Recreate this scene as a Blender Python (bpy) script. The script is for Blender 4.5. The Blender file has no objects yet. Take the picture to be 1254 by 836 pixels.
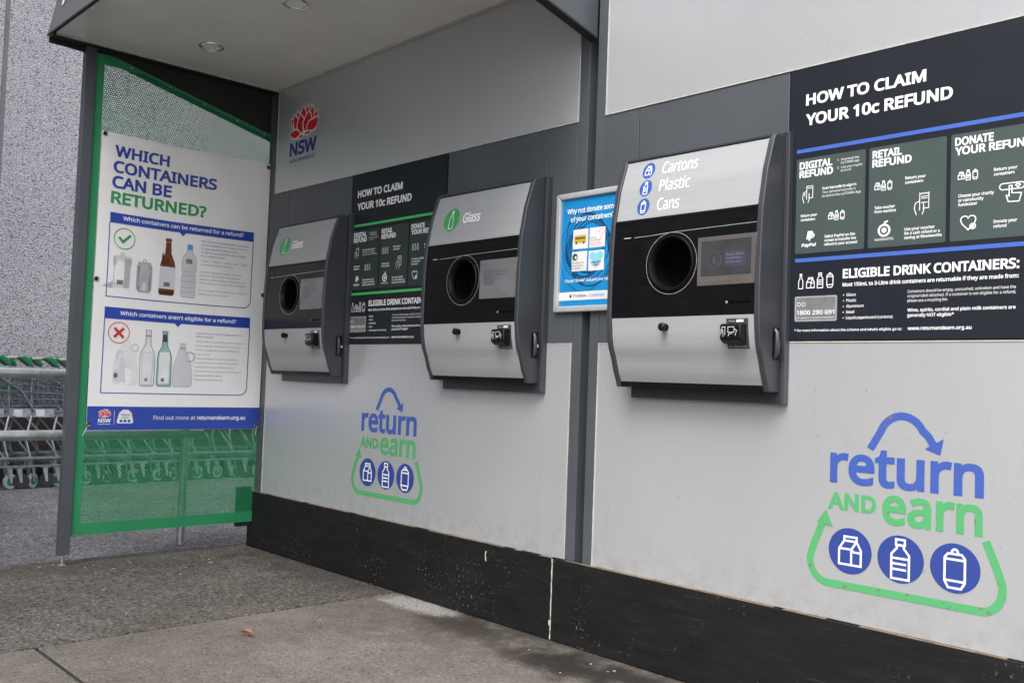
import bpy, math, random
from mathutils import Vector, Matrix
R_ = random.Random(7)
S = bpy.context.scene
COL = S.collection

# ---------------------------------------------------------------- camera
cd = bpy.data.cameras.new("camera"); cam = bpy.data.objects.new("camera", cd); COL.objects.link(cam)
rot = ((0.68441081, 0.00643148, 0.72906823), (0.72821066, -0.05531058, -0.68311784), (0.03593172, 0.99844848, -0.04253863))
m4 = Matrix(rot).to_4x4(); m4.translation = (0, -2.71337, 1.0)
cam.matrix_world = m4
cd.sensor_width = 36; cd.lens = 1163.176 / 1254 * 36
cd.clip_start = .02; cd.clip_end = 2000
S.camera = cam

# ---------------------------------------------------------------- sky, sun, exposure
SUN_EL, SUN_AZ = math.radians(54), math.radians(163)      # azimuth clockwise from +y
w = bpy.data.worlds.new("World"); S.world = w; w.use_nodes = True
nt = w.node_tree; bgn = nt.nodes['Background']
sky = nt.nodes.new('ShaderNodeTexSky'); sky.sky_type = 'NISHITA'; sky.sun_disc = False
sky.sun_elevation = SUN_EL; sky.sun_rotation = SUN_AZ; sky.air_density = 1.0; sky.dust_density = 4.0
hs = nt.nodes.new('ShaderNodeHueSaturation'); hs.inputs['Saturation'].default_value = .42
nt.links.new(sky.outputs[0], hs.inputs['Color']); nt.links.new(hs.outputs[0], bgn.inputs[0])
bgn.inputs[1].default_value = 0.15
sl = bpy.data.lights.new("sun", 'SUN'); sl.energy = 0.55; sl.angle = math.radians(30); sl.color = (1, .98, .95)
so = bpy.data.objects.new("sun", sl); COL.objects.link(so)
sd = Vector((math.sin(SUN_AZ) * math.cos(SUN_EL), math.cos(SUN_AZ) * math.cos(SUN_EL), math.sin(SUN_EL)))
so.rotation_euler = sd.to_track_quat('Z', 'Y').to_euler(); so.location = (5, -8, 12)
S.view_settings.view_transform = 'Standard'; S.view_settings.look = 'None'
S.view_settings.exposure = 1.4; S.view_settings.gamma = 1; S.view_settings.use_curve_mapping = False

# ---------------------------------------------------------------- materials
def srgb(r, g, b):
    f = lambda c: (c / 255 / 12.92) if c / 255 < .04045 else ((c / 255 + .055) / 1.055) ** 2.4
    return (f(r), f(g), f(b), 1)
MATS = {}
def mat(name, col, rough=.5, metal=0, var=.12, scale=8, bump=0, bscale=60, spec=.5, stretch=(1, 1, 1), coat=0, emit=0, rvar=0):
    if name in MATS: return MATS[name]
    m = bpy.data.materials.new(name); m.use_nodes = True; n = m.node_tree.nodes; l = m.node_tree.links
    b = n['Principled BSDF']
    if len(col) == 3: col = (*col, 1)
    b.inputs['Roughness'].default_value = rough; b.inputs['Metallic'].default_value = metal
    b.inputs['Specular IOR Level'].default_value = spec; b.inputs['Coat Weight'].default_value = coat
    b.inputs['Coat Roughness'].default_value = .08
    tc = n.new('ShaderNodeTexCoord'); mp = n.new('ShaderNodeMapping'); mp.inputs['Scale'].default_value = stretch
    l.new(tc.outputs['Object'], mp.inputs[0])
    nz = n.new('ShaderNodeTexNoise'); nz.inputs['Scale'].default_value = scale; nz.inputs['Detail'].default_value = 6; nz.inputs['Roughness'].default_value = .6
    l.new(mp.outputs[0], nz.inputs['Vector'])
    cr = n.new('ShaderNodeValToRGB'); cr.color_ramp.elements[0].position = .3; cr.color_ramp.elements[1].position = .7
    cr.color_ramp.elements[0].color = tuple(c * (1 - var) for c in col[:3]) + (1,)
    cr.color_ramp.elements[1].color = tuple(min(1, c * (1 + var * .6)) for c in col[:3]) + (1,)
    l.new(nz.outputs['Fac'], cr.inputs[0]); l.new(cr.outputs[0], b.inputs['Base Color'])
    if rvar:
        mr = n.new('ShaderNodeMapRange'); mr.inputs['To Min'].default_value = rough - rvar; mr.inputs['To Max'].default_value = rough + rvar
        l.new(nz.outputs['Fac'], mr.inputs[0]); l.new(mr.outputs[0], b.inputs['Roughness'])
    if bump:
        n2 = n.new('ShaderNodeTexNoise'); n2.inputs['Scale'].default_value = bscale; n2.inputs['Detail'].default_value = 5
        l.new(mp.outputs[0], n2.inputs['Vector'])
        bp = n.new('ShaderNodeBump'); bp.inputs['Strength'].default_value = bump; bp.inputs['Distance'].default_value = .01
        l.new(n2.outputs['Fac'], bp.inputs['Height']); l.new(bp.outputs[0], b.inputs['Normal'])
    if emit:
        l.new(cr.outputs[0], b.inputs['Emission Color']); b.inputs['Emission Strength'].default_value = emit
    MATS[name] = m
    return m

def node_mat(name, rough=.6, spec=.5):
    m = bpy.data.materials.new(name); m.use_nodes = True; MATS[name] = m
    b = m.node_tree.nodes['Principled BSDF']; b.inputs['Roughness'].default_value = rough; b.inputs['Specular IOR Level'].default_value = spec
    return m, m.node_tree.nodes, m.node_tree.links, b
def ramp(n, pts):
    r = n.new('ShaderNodeValToRGB'); e = r.color_ramp.elements
    while len(e) < len(pts): e.new(.5)
    for i, (p, c) in enumerate(pts):
        e[i].position = p; e[i].color = c if len(c) == 4 else (*c, 1)
    return r
def noise(n, l, vec, scale, detail=5, rough=.6):
    t = n.new('ShaderNodeTexNoise'); t.inputs['Scale'].default_value = scale; t.inputs['Detail'].default_value = detail; t.inputs['Roughness'].default_value = rough
    l.new(vec, t.inputs['Vector']); return t
def mix(n, l, fac, a, b, mode='MIX'):
    x = n.new('ShaderNodeMixRGB'); x.blend_type = mode
    for s, v in (('Fac', fac), ('Color1', a), ('Color2', b)):
        if isinstance(v, (int, float)): x.inputs[s].default_value = v
        elif isinstance(v, tuple): x.inputs[s].default_value = v
        else: l.new(v, x.inputs[s])
    return x.outputs[0]
def math_(n, l, op, a, b=0):
    x = n.new('ShaderNodeMath'); x.operation = op
    for i, v in enumerate((a, b)):
        if isinstance(v, (int, float)): x.inputs[i].default_value = v
        else: l.new(v, x.inputs[i])
    return x.outputs[0]
def bump_(n, l, b, h, strength, dist):
    bp = n.new('ShaderNodeBump'); bp.inputs['Strength'].default_value = strength; bp.inputs['Distance'].default_value = dist
    l.new(h, bp.inputs['Height']); l.new(bp.outputs[0], b.inputs['Normal'])

def panel_mat():
    m, n, l, b = node_mat('painted_panel', .34); b.inputs['Metallic'].default_value = .45
    g = n.new('ShaderNodeNewGeometry').outputs['Position']
    big = noise(n, l, g, 1.3, 4)
    base = ramp(n, [(.3, (.515, .53, .55)), (.7, (.555, .568, .582))]); l.new(big.outputs['Fac'], base.inputs[0])
    mp = n.new('ShaderNodeMapping'); mp.inputs['Scale'].default_value = (14, 14, .9); l.new(g, mp.inputs[0])
    st = noise(n, l, mp.outputs[0], 1.5, 6, .7)
    sr = ramp(n, [(.56, (0, 0, 0)), (.75, (1, 1, 1))]); l.new(st.outputs['Fac'], sr.inputs[0])
    c1 = mix(n, l, math_(n, l, 'MULTIPLY', sr.outputs[0], .16), base.outputs[0], (.33, .31, .28, 1))
    sp = noise(n, l, g, 95, 3, .5); rr = ramp(n, [(.70, (0, 0, 0)), (.74, (1, 1, 1))]); l.new(sp.outputs['Fac'], rr.inputs[0])
    c2 = mix(n, l, math_(n, l, 'MULTIPLY', rr.outputs[0], .35), c1, (.12, .1, .08, 1))
    # thin horizontal scuffs
    m2 = n.new('ShaderNodeMapping'); m2.inputs['Scale'].default_value = (3, 3, 90); l.new(g, m2.inputs[0])
    sc = noise(n, l, m2.outputs[0], 2.2, 4, .6); s2 = ramp(n, [(.70, (0, 0, 0)), (.74, (1, 1, 1))]); l.new(sc.outputs['Fac'], s2.inputs[0])
    c3 = mix(n, l, math_(n, l, 'MULTIPLY', s2.outputs[0], .35), c2, (.25, .25, .26, 1))
    sp3 = n.new('ShaderNodeSeparateXYZ'); l.new(g, sp3.inputs[0])
    lo = n.new('ShaderNodeMapRange'); lo.inputs['From Min'].default_value = .32; lo.inputs['From Max'].default_value = .50; lo.inputs['To Min'].default_value = 1; lo.inputs['To Max'].default_value = 0; l.new(sp3.outputs[2], lo.inputs[0])
    dn = noise(n, l, g, 16, 6, .7); dr = ramp(n, [(.45, (0, 0, 0)), (.7, (1, 1, 1))]); l.new(dn.outputs['Fac'], dr.inputs[0])
    c3 = mix(n, l, math_(n, l, 'MULTIPLY', math_(n, l, 'MULTIPLY', lo.outputs[0], dr.outputs[0]), .38), c3, (.27, .25, .22, 1))
    m4_ = n.new('ShaderNodeMapping'); m4_.inputs['Scale'].default_value = (9, 9, 45); l.new(g, m4_.inputs[0])
    mk = noise(n, l, m4_.outputs[0], 2.6, 5, .7); mr = ramp(n, [(.69, (0, 0, 0)), (.72, (1, 1, 1))]); l.new(mk.outputs['Fac'], mr.inputs[0])
    c3 = mix(n, l, math_(n, l, 'MULTIPLY', mr.outputs[0], .4), c3, (.2, .19, .18, 1))
    l.new(c3, b.inputs['Base Color'])
    fine = noise(n, l, g, 2.0, 2); bump_(n, l, b, fine.outputs['Fac'], .12, .01)
    return m
def plinth_mat():
    m, n, l, b = node_mat('black_ply', .58, .3)
    g = n.new('ShaderNodeNewGeometry').outputs['Position']
    mp = n.new('ShaderNodeMapping'); mp.inputs['Scale'].default_value = (1, 1, 5); l.new(g, mp.inputs[0])
    a = noise(n, l, mp.outputs[0], 4, 8, .7)
    base = ramp(n, [(.35, (.005, .005, .0054)), (.62, (.010, .010, .010)), (.85, (.028, .027, .026))]); l.new(a.outputs['Fac'], base.inputs[0])
    sep = n.new('ShaderNodeSeparateXYZ'); l.new(g, sep.inputs[0])
    low = n.new('ShaderNodeMapRange'); low.inputs['From Min'].default_value = .0; low.inputs['From Max'].default_value = .2; low.inputs['To Min'].default_value = 1; low.inputs['To Max'].default_value = .25; l.new(sep.outputs[2], low.inputs[0])
    sp = noise(n, l, g, 70, 3, .6); rr = ramp(n, [(.61, (0, 0, 0)), (.66, (1, 1, 1))]); l.new(sp.outputs['Fac'], rr.inputs[0])
    cl = noise(n, l, g, 3.0, 4, .6); cr = ramp(n, [(.52, (0, 0, 0)), (.62, (1, 1, 1))]); l.new(cl.outputs['Fac'], cr.inputs[0])
    f = math_(n, l, 'MULTIPLY', math_(n, l, 'MULTIPLY', rr.outputs[0], cr.outputs[0]), low.outputs[0])
    c = mix(n, l, math_(n, l, 'MULTIPLY', f, .8), base.outputs[0], (.35, .34, .32, 1))
    m2 = n.new('ShaderNodeMapping'); m2.inputs['Scale'].default_value = (3.3, 3.3, 75); m2.inputs['Rotation'].default_value = (0, .12, 0); l.new(g, m2.inputs[0])
    sc = noise(n, l, m2.outputs[0], 2.0, 5, .6); s2 = ramp(n, [(.60, (0, 0, 0)), (.70, (1, 1, 1))]); l.new(sc.outputs['Fac'], s2.inputs[0])
    c = mix(n, l, math_(n, l, 'MULTIPLY', math_(n, l, 'MULTIPLY', s2.outputs[0], cl.outputs['Fac']), .35), c, (.12, .12, .12, 1))
    l.new(c, b.inputs['Base Color'])
    bump_(n, l, b, a.outputs['Fac'], .3, .004)
    return m
def ground_mat(name, kind):
    m, n, l, b = node_mat(name, .85, .3)
    g = n.new('ShaderNodeNewGeometry').outputs['Position']
    sep = n.new('ShaderNodeSeparateXYZ'); l.new(g, sep.inputs[0])
    big = noise(n, l, g, 1.6, 5, .6); mid = noise(n, l, g, 9, 6, .65); fin = noise(n, l, g, 130, 4, .7)
    vo = n.new('ShaderNodeTexVoronoi'); vo.inputs['Scale'].default_value = 95 if kind != 'slab' else 150; l.new(g, vo.inputs['Vector'])
    vs = n.new('ShaderNodeSeparateXYZ'); l.new(vo.outputs['Color'], vs.inputs[0])
    if kind == 'asphalt':
        cols = [(.0, (0.062, 0.061, 0.064)), (.45, (0.142, 0.14, 0.147)), (.8, (0.215, 0.213, 0.222)), (1, (0.35, 0.35, 0.36))]
    elif kind == 'rough':
        cols = [(.0, (0.034, 0.031, 0.03)), (.28, (0.098, 0.087, 0.077)), (.75, (0.148, 0.133, 0.118)), (1, (0.215, 0.203, 0.187))]
    else:
        cols = [(.0, (0.066, 0.06, 0.054)), (.14, (0.143, 0.130, 0.114)), (.85, (0.172, 0.157, 0.138)), (1, (0.232, 0.22, 0.202))]
    r = ramp(n, cols); l.new(vs.outputs[0], r.inputs[0])
    rf = ramp(n, [(.3, (.72, .72, .72)), (.7, (1.18, 1.18, 1.18))] if kind == 'slab' else [(.3, (.55, .55, .55)), (.7, (1.25, 1.25, 1.25))]); l.new(fin.outputs['Fac'], rf.inputs[0])
    c = mix(n, l, 1, r.outputs[0], rf.outputs[0], 'MULTIPLY')
    rb = ramp(n, [(.3, (.68, .66, .64)), (.65, (1.1, 1.1, 1.1))]); l.new(big.outputs['Fac'], rb.inputs[0])
    c = mix(n, l, .9, c, rb.outputs[0], 'MULTIPLY')
    rm = ramp(n, [(.35, (.8, .78, .76)), (.6, (1.05, 1.05, 1.05))]); l.new(mid.outputs['Fac'], rm.inputs[0])
    c = mix(n, l, .8, c, rm.outputs[0], 'MULTIPLY')
    def blob(cx, cy, rx, ry, dark, lo=.1, hi=.75):
        nonlocal c
        dx = math_(n, l, 'DIVIDE', math_(n, l, 'SUBTRACT', sep.outputs[0], cx), rx)
        dy = math_(n, l, 'DIVIDE', math_(n, l, 'SUBTRACT', sep.outputs[1], cy), ry)
        d = math_(n, l, 'SQRT', math_(n, l, 'ADD', math_(n, l, 'MULTIPLY', dx, dx), math_(n, l, 'MULTIPLY', dy, dy)))
        d = math_(n, l, 'ADD', d, math_(n, l, 'MULTIPLY', math_(n, l, 'SUBTRACT', mid.outputs['Fac'], .5), 1.7))
        rr = n.new('ShaderNodeMapRange'); rr.interpolation_type = 'SMOOTHSTEP'
        rr.inputs['From Min'].default_value = lo; rr.inputs['From Max'].default_value = 1.15
        rr.inputs['To Min'].default_value = hi; rr.inputs['To Max'].default_value = 0; l.new(d, rr.inputs[0])
        f = rr.outputs[0]
        if dark[0] > .2: f = math_(n, l, 'MULTIPLY', f, ramp_out(fin))
        c = mix(n, l, f, c, (*dark, 1))
    def ramp_out(t):
        q = ramp(n, [(.42, (0, 0, 0)), (.6, (1, 1, 1))]); l.new(t.outputs['Fac'], q.inputs[0]); return q.outputs[0]
    if kind == 'slab':
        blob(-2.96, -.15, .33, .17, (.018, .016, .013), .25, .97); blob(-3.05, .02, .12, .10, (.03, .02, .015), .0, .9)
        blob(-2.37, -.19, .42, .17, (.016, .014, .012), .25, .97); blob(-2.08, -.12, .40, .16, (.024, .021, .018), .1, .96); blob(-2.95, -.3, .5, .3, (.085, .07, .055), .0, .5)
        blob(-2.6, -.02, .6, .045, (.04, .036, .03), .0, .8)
        blob(-3.36, -.08, .25, .10, (.50, .49, .47), .5, 1.0)
    if kind == 'rough':
        blob(-4.3, -.1, 1.0, .22, (.05, .044, .038), .1, .55); blob(-5.0, -.9, .3, .7, (.05, .043, .036), .1, .5)
    l.new(c, b.inputs['Base Color'])
    h = math_(n, l, 'ADD', vo.outputs['Distance'], math_(n, l, 'MULTIPLY', fin.outputs['Fac'], 1.2))
    bump_(n, l, b, h, .55 if kind != 'slab' else .35, .004)
    return m
def pebble_mat(name='exposed_pebble', tint=(1, 1, 1)):
    m, n, l, b = node_mat(name, .75)
    g = n.new('ShaderNodeNewGeometry').outputs['Position']
    vo = n.new('ShaderNodeTexVoronoi'); vo.inputs['Scale'].default_value = 82; l.new(g, vo.inputs['Vector'])
    vs = n.new('ShaderNodeSeparateXYZ'); l.new(vo.outputs['Color'], vs.inputs[0])
    r = ramp(n, [(0, (.20, .20, .22)), (.15, (.44, .435, .45)), (.5, (.56, .555, .56)), (.8, (.68, .675, .69)), (1, (.85, .85, .88))]); l.new(vs.outputs[0], r.inputs[0])
    t = ramp(n, [(0, (.93, .95, 1.08)), (.6, (1, 1, 1)), (1, (1.08, 1.0, .9))]); l.new(vs.outputs[1], t.inputs[0])
    c = mix(n, l, 1, r.outputs[0], t.outputs[0], 'MULTIPLY')
    e = ramp(n, [(.35, (1, 1, 1)), (.75, (.55, .54, .55))]); l.new(math_(n, l, 'MULTIPLY', vo.outputs['Distance'], 1.2), e.inputs[0])
    c = mix(n, l, .8, c, e.outputs[0], 'MULTIPLY')
    big = noise(n, l, g, .8, 4); rb = ramp(n, [(.3, (.88, .88, .9)), (.7, (1.06, 1.05, 1.03))]); l.new(big.outputs['Fac'], rb.inputs[0])
    c = mix(n, l, 1, c, rb.outputs[0], 'MULTIPLY'); c = mix(n, l, 1, c, (*tint, 1), 'MULTIPLY'); l.new(c, b.inputs['Base Color'])
    inv = math_(n, l, 'SUBTRACT', 1, vo.outputs['Distance']); bump_(n, l, b, inv, .8, .012)
    return m

PANEL = panel_mat(); PLY = plinth_mat(); PEB = pebble_mat()
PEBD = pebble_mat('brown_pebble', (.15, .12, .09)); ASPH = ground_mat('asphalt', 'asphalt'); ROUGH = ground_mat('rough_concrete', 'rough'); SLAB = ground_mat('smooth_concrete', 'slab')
SLATE = mat('slate_frame', (.072, .081, .092), .42, var=.12, scale=3, bump=.05, bscale=40, rvar=.06)
RECESS = mat('dark_recess', (.02, .022, .026), .5)
EDGE = mat('pale_edge_trim', (.52, .50, .46), .45, scale=30, var=.25)
SOFFIT = mat('soffit_sheet', (.78, .77, .735), .3, var=.08, scale=2.5, rvar=.05)
BLACKM = mat('black_sheet_metal', (.026, .026, .027), .6, var=.2, spec=.25)
CHAR = mat('charcoal_powder_coat', (.045, .048, .055), .32, var=.12, scale=6, bump=.06, bscale=300)
CHARL = mat('charcoal_cheek', (.042, .045, .052), .42, var=.1, scale=6)
SILV = mat('brushed_silver', (.325, .338, .346), .65, metal=0, spec=.12, var=.05, scale=5, stretch=(1, 1, 30), bump=.03, bscale=30)
GLOSS = mat('black_glass', (.007, .007, .008), .2, var=.25, scale=30, spec=.28, bump=.02, bscale=12)
MATTEB = mat('black_plastic', (.006, .006, .007), .36, var=.2, spec=.25)
HOLE = mat('dark_cavity', (.002, .002, .0025), .9, spec=.05)
SCR_L = mat('screen_pale', (.17, .17, .18), .12, var=.2, scale=6)  # pale grey base stands in for reflections on the Glass screens
SCR_D = mat('screen_dark', (.05, .05, .055), .12, var=.3, scale=12)
SCRF = mat('screen_frame', (.105, .095, .09), .3, var=.08)
CHROME = mat('chrome', (.75, .75, .76), .22, metal=1)
GALV = mat('galvanised_steel', (.5, .52, .53), .42, metal=.75, var=.3, scale=14, bump=.08, bscale=40)
WIRE = mat('zinc_wire', (.34, .36, .39), .32, metal=.7, var=.25, scale=20)
GREEN = mat('green_perforated_steel', (.020, .245, .098), .45, var=.12, scale=4)
GRNCAP = mat('green_plastic', (.012, .17, .075), .4)
CREAM = mat('cream_plastic', (.55, .52, .38), .45)
TYRE = mat('grey_rubber', (.38, .39, .41), .6, var=.25, scale=25)
TYRED = mat('dark_rubber', (.03, .03, .034), .7)
WHITE = mat('white_print', (.82, .83, .84), .42, var=.03)
PAPER = mat('white_label', (.7, .7, .74), .5)
NAVY = mat('navy_poster', (.011, .0135, .021), .5, var=.12, scale=5, rvar=.06, spec=.25)
INK = mat('charcoal_poster', (.017, .021, .026), .5, var=.12, scale=5, rvar=.06, spec=.2)
BOXG = mat('grey_green_print', (.050, .072, .068), .45, var=.08)
BOXD = mat('dark_green_print', (.038, .055, .053), .5, var=.08, spec=.2)
BLUEL = mat('blue_line_print', (.055, .125, .46), .4, var=.05)
GREENL = mat('green_line_print', (.06, .50, .13), .4, var=.05)
def worn(name, col):
    m, n, l, b = node_mat(name, .4)
    g = n.new('ShaderNodeNewGeometry').outputs['Position']
    a = noise(n, l, g, 60, 5, .7); big = noise(n, l, g, 8, 3)
    f = math_(n, l, 'MULTIPLY', a.outputs['Fac'], math_(n, l, 'ADD', big.outputs['Fac'], .5))
    r = ramp(n, [(.655, (0, 0, 0)), (.675, (1, 1, 1))]); l.new(f, r.inputs[0])
    base = mix(n, l, big.outputs['Fac'], tuple(c * .92 for c in col) + (1,), tuple(c * 1.08 for c in col) + (1,))
    l.new(mix(n, l, r.outputs[0], base, (.17, .14, .12, 1)), b.inputs['Base Color'])
    return m
VBLUE = worn('blue_vinyl', (.048, .098, .37)); VGREEN = worn('green_vinyl', (.085, .36, .14))
DISCB = mat('royal_blue_print', (.030, .056, .26), .4, var=.05)
BADGEB = mat('badge_blue', (.032, .085, .33), .45, var=.05); BADGEG = mat('badge_green', (.05, .34, .10), .45, var=.05)
NSWR = mat('waratah_red', (.62, .016, .03), .4, var=.05); NSWB = mat('deep_blue_print', (.018, .03, .20), .4, var=.05)
VINYL = mat('white_vinyl', (.83, .825, .81), .4, var=.05, scale=3, rvar=.05)
BANB = mat('banner_blue', (.022, .06, .37), .4, var=.06); BANT = mat('banner_title_blue', (.03, .06, .33), .42, var=.05)
BANG = mat('banner_green', (.03, .30, .10), .42, var=.05)
GREYP = mat('grey_small_print', (.30, .31, .34), .5); BLUEP = mat('blue_small_print', (.13, .17, .36), .5)
REDP = mat('red_print', (.62, .03, .03), .45)
BROWN = mat('amber_print', (.17, .045, .014), .35, var=.5, scale=20, stretch=(1, 6, 1)); BROWND = mat('dark_amber_print', (.06, .018, .008), .4)
PALE1 = mat('pale_grey_print', (.60, .61, .63), .45, var=.06); PALE2 = mat('mid_grey_print', (.42, .43, .46), .45, var=.15, scale=20); PALE3 = mat('shade_grey_print', (.25, .26, .28), .45, var=.2, scale=20)
CYAN = mat('cyan_poster', (.012, .24, .55), .3, var=.1, scale=10); CYAND = mat('swirl_navy', (.012, .06, .17), .3, var=.4, scale=30)
ALU = mat('satin_aluminium', (.50, .51, .52), .32, metal=.25, var=.06)
YELL = mat('yellow_print', (.55, .40, .02), .45); PINKP = mat('pink_print', (.7, .16, .2), .45); SKYP = mat('sky_print', (.25, .6, .72), .45)
FOILG = mat('dark_foliage_print', (.03, .07, .02), .5)
TAN = mat('raw_ply_edge', (.20, .15, .10), .7, var=.45, scale=18)
CHALK = mat('pale_filler', (.55, .50, .43), .8, var=.3, scale=40)
LEAFM = mat('dry_leaf', (.30, .13, .06), .7, var=.35, scale=40)
BRASS = mat('aged_eyelet', (.22, .18, .12), .4, metal=.8)
LAMPG = mat('frosted_lamp_glass', (.93, .92, .95), .25)
FASC = mat('fascia_grey', (.115, .115, .12), .4, var=.08)

# ---------------------------------------------------------------- mesh builder
class MB:
    def __init__(s): s.v = []; s.f = []
    def add(s, vs, fs):
        o = len(s.v); s.v += [tuple(p) for p in vs]; s.f += [tuple(o + i for i in f) for f in fs]; return s
    def box(s, x0, x1, y0, y1, z0, z1):
        return s.add([(x0, y0, z0), (x1, y0, z0), (x1, y1, z0), (x0, y1, z0), (x0, y0, z1), (x1, y0, z1), (x1, y1, z1), (x0, y1, z1)],
                     [(0, 3, 2, 1), (4, 5, 6, 7), (0, 1, 5, 4), (1, 2, 6, 5), (2, 3, 7, 6), (3, 0, 4, 7)])
    def tube(s, path, r, n=8, caps=True, closed=False):
        P = [Vector(p) for p in path]; k = len(P); rings = []
        up = None
        for i, p in enumerate(P):
            if closed: t = P[(i + 1) % k] - P[i - 1]
            else: t = P[min(i + 1, k - 1)] - P[max(i - 1, 0)]
            t.normalize()
            if up is None:
                up = Vector((0, 0, 1)) if abs(t.z) < .9 else Vector((1, 0, 0))
            a = (up - t * up.dot(t)).normalized(); up = a; b = t.cross(a)
            rr = r[i] if isinstance(r, (list, tuple)) else r
            rings.append([p + (a * math.cos(2 * math.pi * j / n) + b * math.sin(2 * math.pi * j / n)) * rr for j in range(n)])
        vs = [q for g in rings for q in g]; fs = []
        for i in range(k if closed else k - 1):
            i2 = (i + 1) % k
            for j in range(n):
                fs.append((i * n + j, i * n + (j + 1) % n, i2 * n + (j + 1) % n, i2 * n + j))
        if caps and not closed:
            fs.append(tuple(range(n - 1, -1, -1))); fs.append(tuple((k - 1) * n + j for j in range(n)))
        return s.add(vs, fs)
    def extr(s, poly, axis, a0, a1):
        # poly: list of 2D points in the plane perpendicular to axis, extruded from a0 to a1
        def P(p, a):
            return (a, p[0], p[1]) if axis == 'x' else ((p[0], a, p[1]) if axis == 'y' else (p[0], p[1], a))
        k = len(poly); vs = [P(p, a0) for p in poly] + [P(p, a1) for p in poly]
        fs = [tuple(range(k)), tuple(range(2 * k - 1, k - 1, -1))] + [(i, i + k, (i + 1) % k + k, (i + 1) % k) for i in range(k)]
        return s.add(vs, fs)
    def build(s, name, m, parent=None, smooth=False, bevel=0):
        me = bpy.data.meshes.new(name); me.from_pydata(s.v, [], s.f); me.materials.append(m)
        o = bpy.data.objects.new(name, me); COL.objects.link(o)
        import bmesh
        if not getattr(s, 'flat', False):
            bm = bmesh.new(); bm.from_mesh(me); bmesh.ops.recalc_face_normals(bm, faces=bm.faces[:]); bm.to_mesh(me); bm.free()
        if parent: o.parent = parent; o.matrix_parent_inverse = Matrix.Translation(-parent_world(parent))
        if smooth:
            for p in me.polygons: p.use_smooth = True
            try: me.set_sharp_from_angle(angle=math.radians(35))
            except Exception: pass
        if bevel:
            b = o.modifiers.new('edge', 'BEVEL'); b.width = bevel; b.segments = 2; b.limit_method = 'ANGLE'; b.angle_limit = math.radians(40)
        return o
def parent_world(p):
    return Vector(p.location) if p.type == 'EMPTY' else Vector((0, 0, 0))   # parts keep world coordinates
def tag(o, label, cat, group=None):
    o['label'] = label; o['category'] = cat
    if group: o['group'] = group
    return o
def thing(name, label, cat, loc=(0, 0, 0), group=None):
    o = bpy.data.objects.new(name, None); COL.objects.link(o); o.location = loc; o.empty_display_size = .1
    return tag(o, label, cat, group)
def structure(o): o['kind'] = 'structure'; return o

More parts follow.
